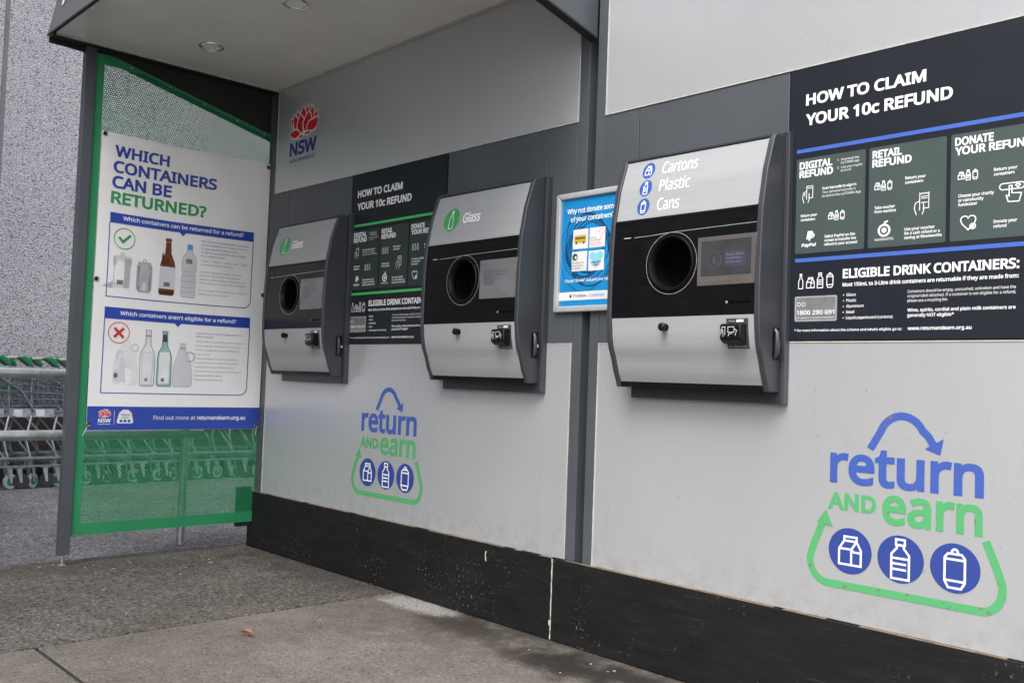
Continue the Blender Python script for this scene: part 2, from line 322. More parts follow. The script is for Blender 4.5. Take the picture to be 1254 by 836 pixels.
# ---------------------------------------------------------------- flat print on a mapped plane
class Sheet:
    """u,v -> world through fn(u, v, n); n is height above the carrier"""
    def __init__(s, fn): s.fn = fn; s.mb = {}; s.k = 0; s.c = 0
    def new(s, key):
        if '#' in key: return key
        s.c += 1; return '%s#%d' % (key, s.c)
    def mbof(s, key):
        if key not in s.mb: s.mb[key] = MB(); s.mb[key].flat = True
        return s.mb[key]
    def poly(s, key, pts, n=.001):
        s.mbof(key).add([s.fn(u, v, n) for u, v in pts], [tuple(range(len(pts)))])
    def grid(s, key, u0, u1, v0, v1, n=.001, nu=1, nv=1):
        key = s.new(key)
        vs = [s.fn(u0 + (u1 - u0) * i / nu, v0 + (v1 - v0) * j / nv, n) for j in range(nv + 1) for i in range(nu + 1)]
        s.mbof(key).add(vs, [(j * (nu + 1) + i, j * (nu + 1) + i + 1, (j + 1) * (nu + 1) + i + 1, (j + 1) * (nu + 1) + i) for j in range(nv) for i in range(nu)])
    def rrect(s, key, u0, u1, v0, v1, r, n=.001):
        key = s.new(key)
        pts = []
        for cu, cv, a in ((u1 - r, v1 - r, 0), (u0 + r, v1 - r, 90), (u0 + r, v0 + r, 180), (u1 - r, v0 + r, 270)):
            for t in range(0, 91, 30): pts.append((cu + r * math.cos(math.radians(a + t)), cv + r * math.sin(math.radians(a + t))))
        s.poly(key, pts, n)
    def disc(s, key, u, v, r, n=.001, k=28, ry=None):
        key = s.new(key); ry = ry or r; Q = 4     # rings, so that the disc follows a curved carrier
        vs = [s.fn(u, v, n)] + [s.fn(u + r * q / Q * math.cos(2 * math.pi * i / k), v + ry * q / Q * math.sin(2 * math.pi * i / k), n) for q in range(1, Q + 1) for i in range(k)]
        fs = [(0, 1 + i, 1 + (i + 1) % k) for i in range(k)] + [(1 + q * k + i, 1 + (q + 1) * k + i, 1 + (q + 1) * k + (i + 1) % k, 1 + q * k + (i + 1) % k) for q in range(Q - 1) for i in range(k)]
        s.mbof(key).add(vs, fs)
    def ring(s, key, u, v, r, wd, n=.001, k=36):
        key = s.new(key)
        s.stroke(key, [(u + r * math.cos(2 * math.pi * i / k), v + r * math.sin(2 * math.pi * i / k)) for i in range(k)], wd, n, True)
    def stroke(s, key, path, wd, n=.0015, closed=False):
        s.k += 1; n = n + (s.k % 7) * .00006
        P = [Vector(p) for p in path]
        if getattr(s, 'curved', False):
            Q = []
            for i in range(len(P) if closed else len(P) - 1):
                a_, b_ = P[i], P[(i + 1) % len(P)]; m_ = max(1, int((b_ - a_).length / .008))
                Q += [a_ + (b_ - a_) * j_ / m_ for j_ in range(m_)]
            P = Q if closed else Q + [P[-1]]
        k = len(P); L = []; Rr = []
        for i, p in enumerate(P):
            if closed: a = (p - P[i - 1]); b = (P[(i + 1) % k] - p)
            else: a = p - P[i - 1] if i else P[1] - p; b = P[i + 1] - p if i < k - 1 else p - P[i - 1]
            a.normalize(); b.normalize(); t = (a + b)
            if t.length < 1e-4: t = a.copy()
            t.normalize(); nn = Vector((-t.y, t.x)); q = max(.45, nn.dot(Vector((-a.y, a.x))))
            L.append(p + nn * wd / 2 / q); Rr.append(p - nn * wd / 2 / q)
        if not closed:
            e = (P[0] - P[1]).normalized() * wd * .35; L[0] += e; Rr[0] += e
            e = (P[-1] - P[-2]).normalized() * wd * .35; L[-1] += e; Rr[-1] += e
        vs = [s.fn(q[0], q[1], n) for q in L + Rr]
        s.mbof(key).add(vs, [(i, (i + 1) % k, (i + 1) % k + k, i + k) for i in range(k if closed else k - 1)])
    def text(s, key, body, u, v, cap, width=None, bold=0, n=.0014, align='L', res=2, slant=0, rot=0):
        key = s.new(key)
        vs, fs, w0, _ = text_mesh(body, bold, res, getattr(s, 'curved', False))
        cap = cap * CAP / (CAP + 2 * bold); v += bold * cap / CAP     # the bold outline grows outwards
        sx = cap / CAP
        W = w0 * sx
        if width: sx *= width / W; W = width
        u0 = u - (W / 2 if align == 'C' else (W if align == 'R' else 0))
        cr, sr = math.cos(rot), math.sin(rot)
        out = []
        for x, y, z in vs:
            a = x * sx + y * cap / CAP * slant; b = y * cap / CAP
            out.append(s.fn(u0 + a * cr - b * sr, v + a * sr + b * cr, n + z * .00008))
        s.mbof(key).add(out, fs)
    def build(s, spec, parent):
        r = {}
        for key, mb in s.mb.items():
            name, m = spec[key.split('#')[0]]; r[key] = mb.build(name, m, parent)
        return r
_tc = {}
FONT = None
try:      # Blender's own bundled sans serif; the built-in face is the fallback
    import os
    FONT = bpy.data.fonts.load(os.path.join(bpy.utils.resource_path('LOCAL'), 'datafiles', 'fonts', 'NotoSansHebrew-Regular.woff2'))
except Exception:
    FONT = None
def text_mesh(body, bold, res, dense=False):
    key = (body, bold, res, dense)
    if key in _tc: return _tc[key]
    t = bpy.data.curves.new('t', 'FONT'); t.body = body; t.size = 1; t.resolution_u = res
    if FONT: t.font = FONT
    if bold: t.bevel_depth = bold; t.bevel_resolution = 0
    o = bpy.data.objects.new('t', t)
    me = bpy.data.meshes.new_from_object(o)
    if dense:      # enough vertices to follow a curved carrier
        import bmesh
        bm = bmesh.new(); bm.from_mesh(me)
        for _ in range(3):
            bmesh.ops.subdivide_edges(bm, edges=[e for e in bm.edges if abs(e.verts[0].co.y - e.verts[1].co.y) > .1], cuts=1)
            bmesh.ops.triangulate(bm, faces=bm.faces[:])
        bm.to_mesh(me); bm.free()
    vs = [tuple(p.co) for p in me.vertices]; fs = [tuple(p.vertices) for p in me.polygons]
    x0 = min((p[0] for p in vs), default=0); x1 = max((p[0] for p in vs), default=1)
    if bold:   # keep only the half facing the reader
        vs = [(a - x0, b, c / bold) for a, b, c in vs]
        cz = lambda f: sum(vs[i][2] for i in f) / len(f)
        fs = [f for f in fs if cz(f) > 0.01]
    else: vs = [(a - x0, b, 0) for a, b, c in vs]
    used = sorted({i for f in fs for i in f}); mp = {i: j for j, i in enumerate(used)}
    vs = [vs[i] for i in used]; fs = [tuple(mp[i] for i in f) for f in fs]
    bpy.data.objects.remove(o); bpy.data.curves.remove(t); bpy.data.meshes.remove(me)
    _tc[key] = (vs, fs, x1 - x0, None)
    return _tc[key]
CAP = 1
_v = text_mesh('H', 0, 1)[0]; CAP = max(p[1] for p in _v)

# icons: unit height, list of (path, closed)
def arc(cx, cy, rx, ry, a0, a1, k=8):
    return [(cx + rx * math.cos(math.radians(a0 + (a1 - a0) * i / k)), cy + ry * math.sin(math.radians(a0 + (a1 - a0) * i / k))) for i in range(k + 1)]
ICON = {
    'carton': [([(-.20, .34), (.24, .34), (.24, .48), (-.20, .48)], True), ([(-.20, .34), (-.38, .06), (-.38, -.46), (.40, -.46), (.40, .06), (.24, .34)], False),
               ([(-.38, .06), (.06, .06), (.24, .34)], False), ([(.06, .06), (.06, -.46)], False), ([(.06, .06), (.14, -.02), (.40, -.02)], False)],
    'bottle': [([(-.10, .36), (.10, .36), (.10, .5), (-.10, .5)], True), ([(-.08, .36), (-.08, .28), (-.2, .12), (-.2, -.5), (.2, -.5), (.2, .12), (.08, .28), (.08, .36)], False),
               ([(-.2, .02), (.2, .02)], False), ([(-.2, -.12), (.12, -.12)], False), ([(-.2, -.26), (.12, -.26)], False)],
    'can': [([(-.15, .36), (.15, .36), (.22, .26), (.22, -.34), (.14, -.5), (-.14, -.5), (-.22, -.34), (-.22, .26)], True), (arc(0, .38, .07, .1, -10, 190, 8), False),
            ([(-.22, .22), (.22, .22)], False), ([(-.22, -.32), (.22, -.32)], False)],
    'glass': [([(-.06, .5), (.06, .5), (.06, .2), (.16, .02), (.16, -.5), (-.16, -.5), (-.16, .02), (-.06, .2)], True), ([(-.06, .4), (.06, .4)], False)],
    'phone': [([(-.08, -.3), (-.08, .5), (.32, .5), (.32, -.22), (.05, -.22)], False), ([(-.02, .38), (.26, .38)], False), ([(-.25, -.5), (-.35, -.2), (-.3, .1), (-.12, .2)], False), ([(.02, -.5), (.1, -.3), (.08, .05)], False), ([(-.2, .1), (-.2, -.1)], False)],
    'voucher': [([(-.1, -.3), (-.1, .5), (-.03, .45), (.04, .5), (.11, .45), (.18, .5), (.25, .45), (.32, .5), (.32, -.22), (.05, -.22)], False), ([(-.02, .34), (.25, .34)], False), ([(-.02, .25), (.25, .25)], False), ([(-.02, .05), (.25, .05)], False), ([(-.25, -.5), (-.35, -.2), (-.3, .05), (-.14, .12)], False), ([(.02, -.5), (.1, -.3), (.08, 0)], False)],
    'heart': [([(0, -.45)] + [(-.46 + .06 * i, -.05 - .0 * i) for i in range(0)] + [(-.38, -.05)] + arc(-.22, .2, .24, .24, 200, 20, 8)[0:9] + arc(.22, .2, .24, .24, 160, -20, 8) + [(.38, -.05)], True), (arc(.28, -.24, .17, .17, 0, 330, 10), True), ([(.34, -.18), (.24, -.2), (.32, -.28), (.22, -.31)], False)],
    'hand': [(arc(-.35, .3, .13, .14, 90, 270, 5) + arc(.45, .3, .13, .14, -90, 90, 5), True), ([(-.2, -.1), (-.1, -.4), (.35, -.42), (.45, -.05), (.05, -.02), (.05, .32), (-.07, .32), (-.07, -.15), (-.2, -.1)], False), ([(.3, .22), (.2, .32), (.25, .38), (.3, .34), (.35, .38), (.4, .32)], True)],
}
def icon(sh, key, kind, u, v, h, wd, n=.0016, sx=1.0):
    key = sh.new(key)
    for path, closed in ICON[kind]:
        sh.stroke(key, [(u + p[0] * h * sx, v + p[1] * h) for p in path], wd, n, closed)
def wall_fn(x0=0, y=0): return lambda u, v, n: (x0 + u, y - n, v)

# ================================================================ GROUND
structure(MB().add([(-400, -400, -.012), (400, -400, -.012), (400, 400, -.012), (-400, 400, -.012)], [(0, 1, 2, 3)]).build('asphalt_ground', ASPH))
def slab(pts, m):
    mb = MB().extr(pts, 'z', -.1, 0)
    return structure(mb.build('pavement', m, bevel=.004))
slab([(-5.16, -3.6), (-3.630, -3.6), (-3.630, .6), (-5.16, .6)], ROUGH)
slab([(-3.614, -1.575), (1.2, -1.599), (1.2, .6), (-3.614, .6)], SLAB)
slab([(-3.612, -3.6), (1.2, -3.6), (1.2, -1.614), (-3.612, -1.591)], SLAB)
slab([(1.216, -3.6), (6, -3.6), (6, .6), (1.216, .6)], SLAB)
BOUNCEC = mat('bounce_concrete', (.36, .35, .33), .85, var=.15, scale=3, bump=.2, bscale=200)  # unseen pale paving, added to bounce light onto soffit and machine fronts
slab([(-5.16, -5.4), (.9, -5.4), (.9, -3.615), (-5.16, -3.615)], SLAB)
slab([(.915, -14), (14, -14), (14, -3.615), (.915, -3.615)], BOUNCEC)

JNT = mat('joint_dirt', (.022, .02, .018), .9, var=.5, scale=30)
structure(MB().box(-3.6295, -3.6135, -3.6, .01, -.02, -.005).build('pavement_joint', JNT))
structure(MB().extr([(-3.6, -1.5925), (1.21, -1.6155), (1.21, -1.5985), (-3.6, -1.5745)], 'z', -.02, -.005).build('pavement_joint', JNT))
# ================================================================ KIOSK
kiosk = thing('refund_kiosk', 'grey panelled container refund kiosk with slate bands, black skirting and a small roof', 'kiosk', (-2.5, 0, 0))
K = kiosk
XL, XG0, XG1, XR = -5.01, -2.503, -2.461, .9
ZP, ZB0, ZB1, ZT = .318, 1.162, 2.033, 2.64
MB().box(XL, XG0, .012, .8, .02, ZT).build('module_body', SLATE, K)
MB().box(XG1, XR, .012, .8, .02, 3.1).build('module_body', SLATE, K)
MB().box(XG0, XG1, .05, .75, .02, ZT + .1).build('recessed_channel', RECESS, K)
MB().box(-5.034, XL - .0005, -.004, .8, ZP - .005, ZT + .005).build('corner_post', SLATE, K, bevel=.002)
# frame strips
for x0, x1, zt in ((XL, -4.946, ZT), (-2.552, XG0, ZT), (XG1, -2.413, 3.1)):
    MB().box(x0, x1, -.001, .012, ZP + .003, zt).build('frame_strip', SLATE, K, bevel=.0015)
MB().box(-2.556, -2.5525, -.0035, .0, ZP + .005, ZB0).build('edge_trim', EDGE, K)
# lower / upper pale panels
def panel(x0, x1, z0, z1, name='wall_panel', m=PANEL, t=-.003):
    return MB().box(x0, x1, t, .012, z0, z1).build(name, m, K, bevel=.002)
def trims(x0, x1, z0, z1, sides):
    a = .0035
    if 'l' in sides: MB().box(x0, x0 + a, -.0055, -.003, z0, z1).build('edge_trim', EDGE, K)
    if 'r' in sides: MB().box(x1 - a, x1, -.0055, -.003, z0, z1).build('edge_trim', EDGE, K)
    if 'b' in sides: MB().box(x0 + a, x1 - a, -.0055, -.003, z0, z0 + a).build('edge_trim', EDGE, K)
    if 't' in sides: MB().box(x0 + a, x1 - a, -.0055, -.003, z1 - a, z1).build('edge_trim', EDGE, K)
panel(-4.944, -2.554, ZP + .002, ZB0 - .002)
panel(-2.411, .02, ZP + .002, ZB0 - .002); panel(.024, XR, ZP + .002, ZB0 - .002)
trims(-4.944, -2.554, ZP + .002, ZB0 - .002, 'lt'); trims(-2.411, .02, ZP + .002, ZB0 - .002, 'lt')
panel(-4.944, -2.554, ZB1 + .002, ZT - .004); trims(-4.944, -2.554, ZB1 + .002, ZT - .004, 'lrb')
panel(-2.411, .02, ZB1 + .002, 3.09); panel(.024, XR, ZB1 + .002, 3.09)
trims(-2.411, .02, ZB1 + .002, 3.09, 'lb')
# slate band panels with seams
for x0, x1 in ((-4.944, -4.782), (-4.779, -4.142), (-3.36, -2.716), (-2.713, -2.554), (-2.411, -2.246), (-2.243, -1.622), (-.84, .3)):
    panel(x0, x1, ZB0, ZB1, 'band_panel', SLATE, -.002)
# plinth boards
def plinth(x0, x1, dz=0):
    b = MB().box(x0, x1, -.014, .012, .003, ZP + dz).build('skirting_board', PLY, K, bevel=.002)
    mb = MB(); x = x0
    while x < x1 - .01:     # splintered pale top edge
        x2 = min(x1, x + R_.uniform(.03, .12))
        if R_.random() < .8: mb.box(x, x2 - .002, -.0148, .0, ZP + dz + .0002, ZP + dz + R_.uniform(.0012, .0035))
        x = x2
    mb.build('raw_edge', TAN, b)['kind'] = 'stuff'
plinth(-5.07, -2.6085); plinth(-2.6035, .2); plinth(.205, XR)
MB().box(-5.07, -5.012, .013, .8, .003, ZP - .01).build('skirting_board', PLY, K)
MB().box(-5.062, -5.03, -.10, -.015, .12, .345).build('corner_bracket', BLACKM, K, bevel=.003)
# chipped filler in the joint between the boards
mb = MB(); z = .006
while z < ZP - .004:
    dz = R_.uniform(.006, .02); wl = R_.uniform(.0005, .0035); wr = R_.uniform(.0005, .004)
    if z > .05 and z < .075: wl = .009
    mb.box(-2.6055 - wl, -2.6055 + wr, -.0155, -.013, z, z + dz); z += dz
mb.build('joint_filler', CHALK, K)['kind'] = 'stuff'
mb = MB(); 
for i in range(7): mb.box(-2.998 + R_.uniform(-.003, .003), -2.993 + R_.uniform(-.002, .003), -.0150, -.013, .245 + i * .006, .2505 + i * .006)
mb.build('paint_chip', CHALK, K)
# roof over the left module
YF = -1.262
roof = MB().box(-4.96, -2.50, YF + .03, .012, ZT + .006, ZT + .30).build('roof', FASC, K)
MB().box(-4.955, -2.505, YF + .0285, -.004, ZT, ZT + .005).build('soffit', SOFFIT, roof)
MB().box(-4.945, -2.505, -.018, -.005, ZT - .008, ZT - .0005).build('soffit_trim', EDGE, roof)
MB().box(-4.957, -4.946, -1.23, -.004, ZT - .008, ZT - .0005).build('soffit_trim', EDGE, roof)
fas = MB().extr([(YF, ZT - .008), (YF + .012, ZT - .008), (YF + .028, ZT + .02), (YF + .11, ZT + .37), (YF + .07, ZT + .37)], 'x', -4.985, -2.46).build('fascia', FASC, roof, bevel=.003)
MB().box(-4.985, -2.46, YF - .002, YF + .004, ZT - .018, ZT - .0085).build('fascia_lip', BLACKM, roof)
sh = Sheet(lambda u, v, n: (-4.985 + u, YF - n + (v) * .184, ZT + v))
sh.text('t', 'return and earn', .135, .105, .16, bold=.03, n=.003)
sh.build({'t': ('fascia_lettering', WHITE)}, fas)
# triangular side gussets
GL = [(-.004, 2.39), (-.915, 2.612), (-1.01, 2.622), (-1.238, ZT - .012), (-1.238, ZT + .02), (-.004, ZT + .02)]
MB().extr([(.02, 2.352), (-.915, 2.580), (-1.01, 2.605), (-1.238, ZT - .028), (-1.238, ZT + .02), (.02, ZT + .02)], 'x', -5.045, -5.03).build('side_gusset', BLACKM, K, bevel=.002)
MB().box(-5.03, -4.958, -1.24, .02, ZT - .010, ZT + .02).build('side_gusset', BLACKM, K)
GR = [(-.004, 2.352), (-.915, 2.57), (-1.235, ZT - .012), (-1.235, ZT + .3), (-.004, ZT + .3)]
MB().extr(GR, 'x', -2.498, -2.466).build('side_gusset', SLATE, K, bevel=.002)
MB().extr([(-.004, 2.343), (-.915, 2.56), (-.915, 2.569), (-.004, 2.351)], 'x', -2.503, -2.462).build('gusset_lip', BLACKM, K)

# downlights
for lx, lab in ((-4.54, 'round recessed downlight in the soffit nearer the white banner'), (-3.715, 'round recessed downlight cut by the top edge of the photo, farther from the banner')):
    t = thing('ceiling_light', lab, 'ceiling light', (lx, -.617, ZT), 'downlights under the kiosk roof')
    pr = [(.045, 0), (.048, -.006), (.056, -.008), (.062, -.004), (.063, 0)]
    mb = MB(); k = 32
    vs = [(lx + r * math.cos(2 * math.pi * i / k), -.617 + r * math.sin(2 * math.pi * i / k), ZT - .0005 + z) for r, z in pr for i in range(k)]
    mb.add(vs, [(a * k + i, a * k + (i + 1) % k, (a + 1) * k + (i + 1) % k, (a + 1) * k + i) for a in range(len(pr) - 1) for i in range(k)]).build('bezel', CHROME, t, smooth=True)
    MB().add([(lx + .0455 * math.cos(2 * math.pi * i / k), -.617 + .0455 * math.sin(2 * math.pi * i / k), ZT - .003) for i in range(k)], [tuple(range(k))]).build('lens', LAMPG, t)

# ================================================================ SIDE SCREEN
scr = thing('side_screen', 'green perforated steel side screen on a dark square post beside the kiosk', 'screen', (-5.02, -1.04, 0))
XS = -5.02
post = MB().box(-5.055, -5.005, -1.066, -1.014, .055, ZT + .02).build('post', SLATE, scr, bevel=.002)
MB().tube([(-5.03, -1.04, -.002), (-5.03, -1.04, .058)], .008, 8).build('levelling_bolt', GALV, post)
MB().box(-5.045, -5.015, -1.055, -1.025, -.001, .004).build('foot_plate', GALV, post)
def top_z(y): return 2.614 if y < -.915 else 2.614 + (y + .915) * (2.388 - 2.614) / .93
Y0, Y1, Z0 = -1.012, -.0045, .147
YH0, YH1, ZH0 = -.975, -.006, .200
pitch = .0120; rw = pitch * math.sqrt(3) / 2; Rr = pitch / math.sqrt(3); hr = pitch * .405
vs = []; fs = []
nrow = int((2.62 - ZH0) / rw) + 1
ang = [math.radians(30 + 60 * i) for i in range(6)]
co = [(math.cos(a), math.sin(a)) for a in ang]
for j in range(nrow):
    z = ZH0 + (j + .5) * rw; off = (j % 2) * pitch / 2
    y = YH0 + pitch / 2 + off
    while y < YH1 - pitch * .3 + 1e-6:
        if z < min(2.566, top_z(y) - .012):
            o = len(vs)
            for c_, s_ in co: vs.append((XS, y + c_ * Rr, z + s_ * Rr))
            for c_, s_ in co: vs.append((XS, y + c_ * hr, z + s_ * hr))
            for i in range(6):
                i2 = (i + 1) % 6; fs.append((o + i, o + i2, o + 6 + i2, o + 6 + i))
            # thickness of the hole edge
            if z < .72 or z > 2.15:
                for c_, s_ in co: vs.append((XS - .002, y + c_ * hr, z + s_ * hr))
                for i in range(6):
                    i2 = (i + 1) % 6; fs.append((o + 6 + i, o + 6 + i2, o + 12 + i2, o + 12 + i))
        y += pitch
me = bpy.data.meshes.new('perforated_sheet'); me.from_pydata(vs, [], fs); me.materials.append(GREEN)
o = bpy.data.objects.new('perforated_sheet', me); COL.objects.link(o); o.parent = scr; o.matrix_parent_inverse = Matrix.Translation((5.02, 1.04, 0))
B = MB()
B.box(XS - .002, XS + .0015, Y0, YH0 + pitch * .5, Z0, 2.614)
B.box(XS - .002, XS + .0015, YH0 + pitch * .5, Y1, Z0, ZH0 + rw * .5)
B.extr([(YH0 + pitch * .5, 2.563), (-.764, 2.563), (Y1, top_z(Y1) - .018), (Y1, top_z(Y1)), (-.915, 2.614), (YH0 + pitch * .5, 2.614)], 'x', XS - .002, XS + .0015)
B.box(XS - .002, XS + .0015, YH1 - .004, Y1 + .002, ZH0, 2.38)
B.build('solid_border', GREEN, scr)
mb = MB()
for yy in (-.83, -.62, -.42, -.22, -.05): mb.tube([(XS + .0015, yy, top_z(yy) - .014), (XS + .006, yy, top_z(yy) - .014)], .005, 8)
mb.build('rivet', GALV, scr)

# ================================================================ BANNER
BX = -5.012
ban = thing('vinyl_banner', 'white vinyl banner titled WHICH CONTAINERS CAN BE RETURNED? eyeletted to the green screen', 'banner', (BX, -.97, .67))
UL, UR, VB, VT = -.968, -.006, .678, 2.218
def ripple(u, v):
    a = .0035 * math.sin(u * 9 + v * 2.3) + .0025 * math.sin(v * 7 - u * 4) + .0018 * math.sin(u * 21 + v * 13)
    du = min(u - UL, UR - u); e = min(1, du / .12)
    c = .006 * math.exp(-((v - 2.22) ** 2) / .02) * math.sin((u - UL) / (UR - UL) * math.pi)
    return a * (.35 + .65 * e) + c + .007
def bfn(u, v, n):
    sag = .008 * math.sin((u - UL) / (UR - UL) * math.pi) * ((v - VB) / (VT - VB))
    return (BX + ripple(u, v) + n, u, v - sag)
bs = Sheet(bfn)
NU, NV = 48, 72
vs = [bfn(UL + (UR - UL) * i / NU, VB + (VT - VB) * j / NV, d) for d in (0, -.001) for j in range(NV + 1) for i in range(NU + 1)]
W1 = NU + 1; off = W1 * (NV + 1)
fs = [(j * W1 + i, j * W1 + i + 1, (j + 1) * W1 + i + 1, (j + 1) * W1 + i) for j in range(NV) for i in range(NU)]
MB().add(vs[:off], fs).build('vinyl_sheet', VINYL, ban, smooth=True)
bs.grid('blue', UL + .001, UR - .001, VB + .001, .800, .0012, 40, 8)
def bt(key, s, u0, v, cap, w, bold=.03, n=.0014, res=3): bs.text(key, s, u0, v, cap, w, bold, n, res=res)
bt('title', 'WHICH', -.899, 2.098, .060, .292); bt('title', 'CONTAINERS', -.902, 2.015, .062, .568); bt('title', 'CAN BE', -.904, 1.934, .064, .318)
bt('green', 'RETURNED?', -.906, 1.852, .064, .52)
bs.grid('blue', -.905, -.092, 1.752, 1.806, .0012, 30, 3); bs.poly('blue#a', [(-.53, 1.7525), (-.512, 1.733), (-.494, 1.7525)], .0013)
bs.grid('blue', -.908, -.092, 1.254, 1.314, .0012, 30, 3); bs.poly('blue#b', [(-.53, 1.2545), (-.512, 1.235), (-.494, 1.2545)], .0013)
bt('white', 'Which containers can be returned for a refund?', -.838, 1.772, .021, .68, .02)
bt('white', "Which containers aren't eligible for a refund?", -.828, 1.276, .021, .65, .02)
bt('white', 'Find out more at', -.625, .731, .022, .235, .0); bt('white', 'returnandearn.org.au', -.378, .731, .022, .285, .022)
for v0, v1 in ((1.368, 1.752), (.870, 1.254)):
    u0, u1, r = -.906, -.094, .045
    kbox = bs.new('line'); pts = [(u0, v1)] + [(u0, v1 + (v0 - v1) * i / 6) for i in range(1, 7)] + [(u0 + (u1 - r - u0) * i / 10, v0) for i in range(1, 11)] + arc(u1 - r, v0 + r, r, r, -80, 0, 6) + [(u1, v0 + r + (v1 - v0 - r) * i / 6) for i in range(1, 7)]
    bs.stroke(kbox, pts, .0045, .0014)
bs.ring('green', -.826, 1.676, .054, .004, .0014); bs.stroke('green', [(-.852, 1.678), (-.834, 1.658), (-.798, 1.694)], .013, .0014)
bs.ring('red', -.829, 1.184, .054, .004, .0014)
bs.stroke('red#x', [(-.85, 1.205), (-.808, 1.163)], .014, .0024); bs.stroke('red#x2', [(-.85, 1.163), (-.808, 1.205)], .014, .0016)
def sil(key, cx, v0, prof, n=.0013, dx=0):
    key = bs.new(key)
    mbx = bs.mbof(key); L = []
    for h, wd in prof: L.append((cx - wd, v0 + h)); L.append((cx + wd, v0 + h))
    mbx.add([bfn(a, b, n) for a, b in L], [(2 * i, 2 * i + 1, 2 * i + 3, 2 * i + 2) for i in range(len(prof) - 1)])
def outline(key, cx, v0, prof, wd=.003, n=.0016):
    key = bs.new(key)
    bs.stroke(key, [(cx - w_, v0 + h) for h, w_ in prof] + [(cx + w_, v0 + h) for h, w_ in reversed(prof)], wd, n, True)
def bars(cx, cy, w_=.034, h=.024):
    kk_ = bs.new('dark')
    for i in range(9): bs.poly(kk_, [(cx - w_ / 2 + w_ * i / 9, cy - h / 2), (cx - w_ / 2 + w_ * (i + .5 + .3 * (i % 2)) / 9, cy - h / 2), (cx - w_ / 2 + w_ * (i + .5 + .3 * (i % 2)) / 9, cy + h / 2), (cx - w_ / 2 + w_ * i / 9, cy + h / 2)], .0024)
CART = [(0, .038), (.01, .044), (.15, .044), (.165, .040), (.168, .018), (.18, .012), (.185, .012)]
sil('pale', -.832, 1.418, CART); sil('mid', -.806, 1.422, [(0, .014), (.15, .014)], .0017); sil('mid', -.874, 1.53, [(0, .003), (.03, .007), (.05, .003)], .0017); sil('mid', -.790, 1.53, [(0, .003), (.03, .007), (.05, .003)], .0017)
bs.poly('mid', [(-.93, 1.42), (-.876, 1.45), (-.876, 1.415), (-.87, 1.412)], .0012)
bars(-.84, 1.446)
CAN = [(0, .028), (.01, .036), (.02, .04), (.135, .04), (.15, .032), (.156, .034)]
sil('mid', -.713, 1.408, CAN); sil('shade', -.742, 1.414, [(0, .004), (.13, .006)], .0017); sil('pale', -.712, 1.414, [(0, .012), (.13, .014)], .0018); sil('shade', -.683, 1.414, [(0, .004), (.13, .005)], .0017); outline('shade', -.713, 1.408, CAN, .0025); bs.ring('shade', -.713, 1.572, .009, .003, .0016)
BEER = [(0, .036), (.012, .043), (.16, .042), (.185, .036), (.225, .018), (.29, .014), (.295, .017), (.308, .017)]
sil('amber', -.588, 1.403, BEER); sil('dkamber', -.588, 1.404, [(0, .034), (.012, .041), (.022, .041)], .0017); sil('dkamber', -.617, 1.57, [(0, .010), (.02, .006), (.06, .003)], .0017); sil('pale', -.588, 1.437, [(0, .043), (.12, .0425)], .0018); bars(-.588, 1.462)
sil('shade', -.588, 1.69, [(0, .0145), (.004, .0145)], .0019)
PET = [(0, .034), (.012, .041), (.05, .038), (.055, .041), (.085, .038), (.09, .041), (.12, .038), (.13, .032), (.15, .04), (.2, .041), (.225, .034), (.25, .015), (.262, .013)]
sil('pale', -.468, 1.402, PET); outline('mid', -.468, 1.402, PET, .003); bars(-.468, 1.60, .036, .026)
for h in (.03, .055, .088, .12, .145): bs.stroke('mid', [(-.505, 1.402 + h), (-.468, 1.398 + h), (-.431, 1.402 + h)], .003, .0018)
sil('ltblue', -.468, 1.664, [(0, .016), (.02, .016), (.022, .014), (.03, .014)], .0019)
MILK = [(0, .05), (.012, .062), (.10, .064), (.16, .05), (.20, .03), (.215, .018), (.235, .018)]
sil('palew', -.788, .915, MILK); sil('pale', -.817, .93, [(0, .03), (.16, .016)], .0016); bs.ring('pale', -.742, 1.11, .018, .007, .0017); bars(-.836, .962, .02, .024)
WINE = [(0, .034), (.01, .039), (.15, .039), (.18, .034), (.215, .015), (.28, .012), (.285, .014), (.295, .014)]
sil('palew', -.672, .912, WINE); outline('shade', -.672, .912, WINE, .0035); bars(-.676, .945, .018, .02); bs.stroke('red', [(-.686, 1.178), (-.658, 1.178)], .005, .0019); outline('mid', -.672, .918, [(0, .026), (.14, .028), (.17, .024)], .002)
sil('teal', -.580, .912, WINE); sil('palew', -.580, .925, [(0, .028), (.14, .030), (.17, .026)], .0016); outline('dkteal', -.580, .912, WINE, .0035); sil('dark', -.580, 1.15, [(0, .0135), (.04, .0125)], .0019); bars(-.586, .945, .018, .02)
JUG = [(0, .046), (.01, .055), (.07, .055), (.13, .046), (.19, .022), (.215, .014), (.235, .016)]
sil('pale', -.478, .912, JUG); outline('mid', -.478, .912, JUG, .0028); bs.ring('mid', -.437, 1.075, .026, .006, .0017); sil('mid', -.478, 1.115, [(0, .014), (.012, .014)], .0018)
y = 1.716
for s in ('Most 150mL to three-litre drink containers', 'will be eligible for a 10 cent refund at', 'an approved NSW collection point.', 'Container materials that may be eligible', 'for a refund include:'):
    bs.text('bluep', s, -.406, y, .0098, min(.285, .0068 * len(s)), 0, .0014, res=1); y -= .0205
y -= .006
for s in ('• Glass   • Plastic   • Aluminium   • Steel', '• Liquid paperboard (cartons)', '', 'Containers should be empty, uncrushed,', 'unbroken and have the original label', 'attached. Wine, spirits, cordial and plain', 'milk containers are generally not eligible.', '', "If a container isn't eligible for a refund,", 'please use a recycling bin.'):
    if s: bs.text('greyp', s, -.406, y, .0098, min(.285, .0066 * len(s)), 0, .0014, res=1)
    y -= .0205
y = 1.204
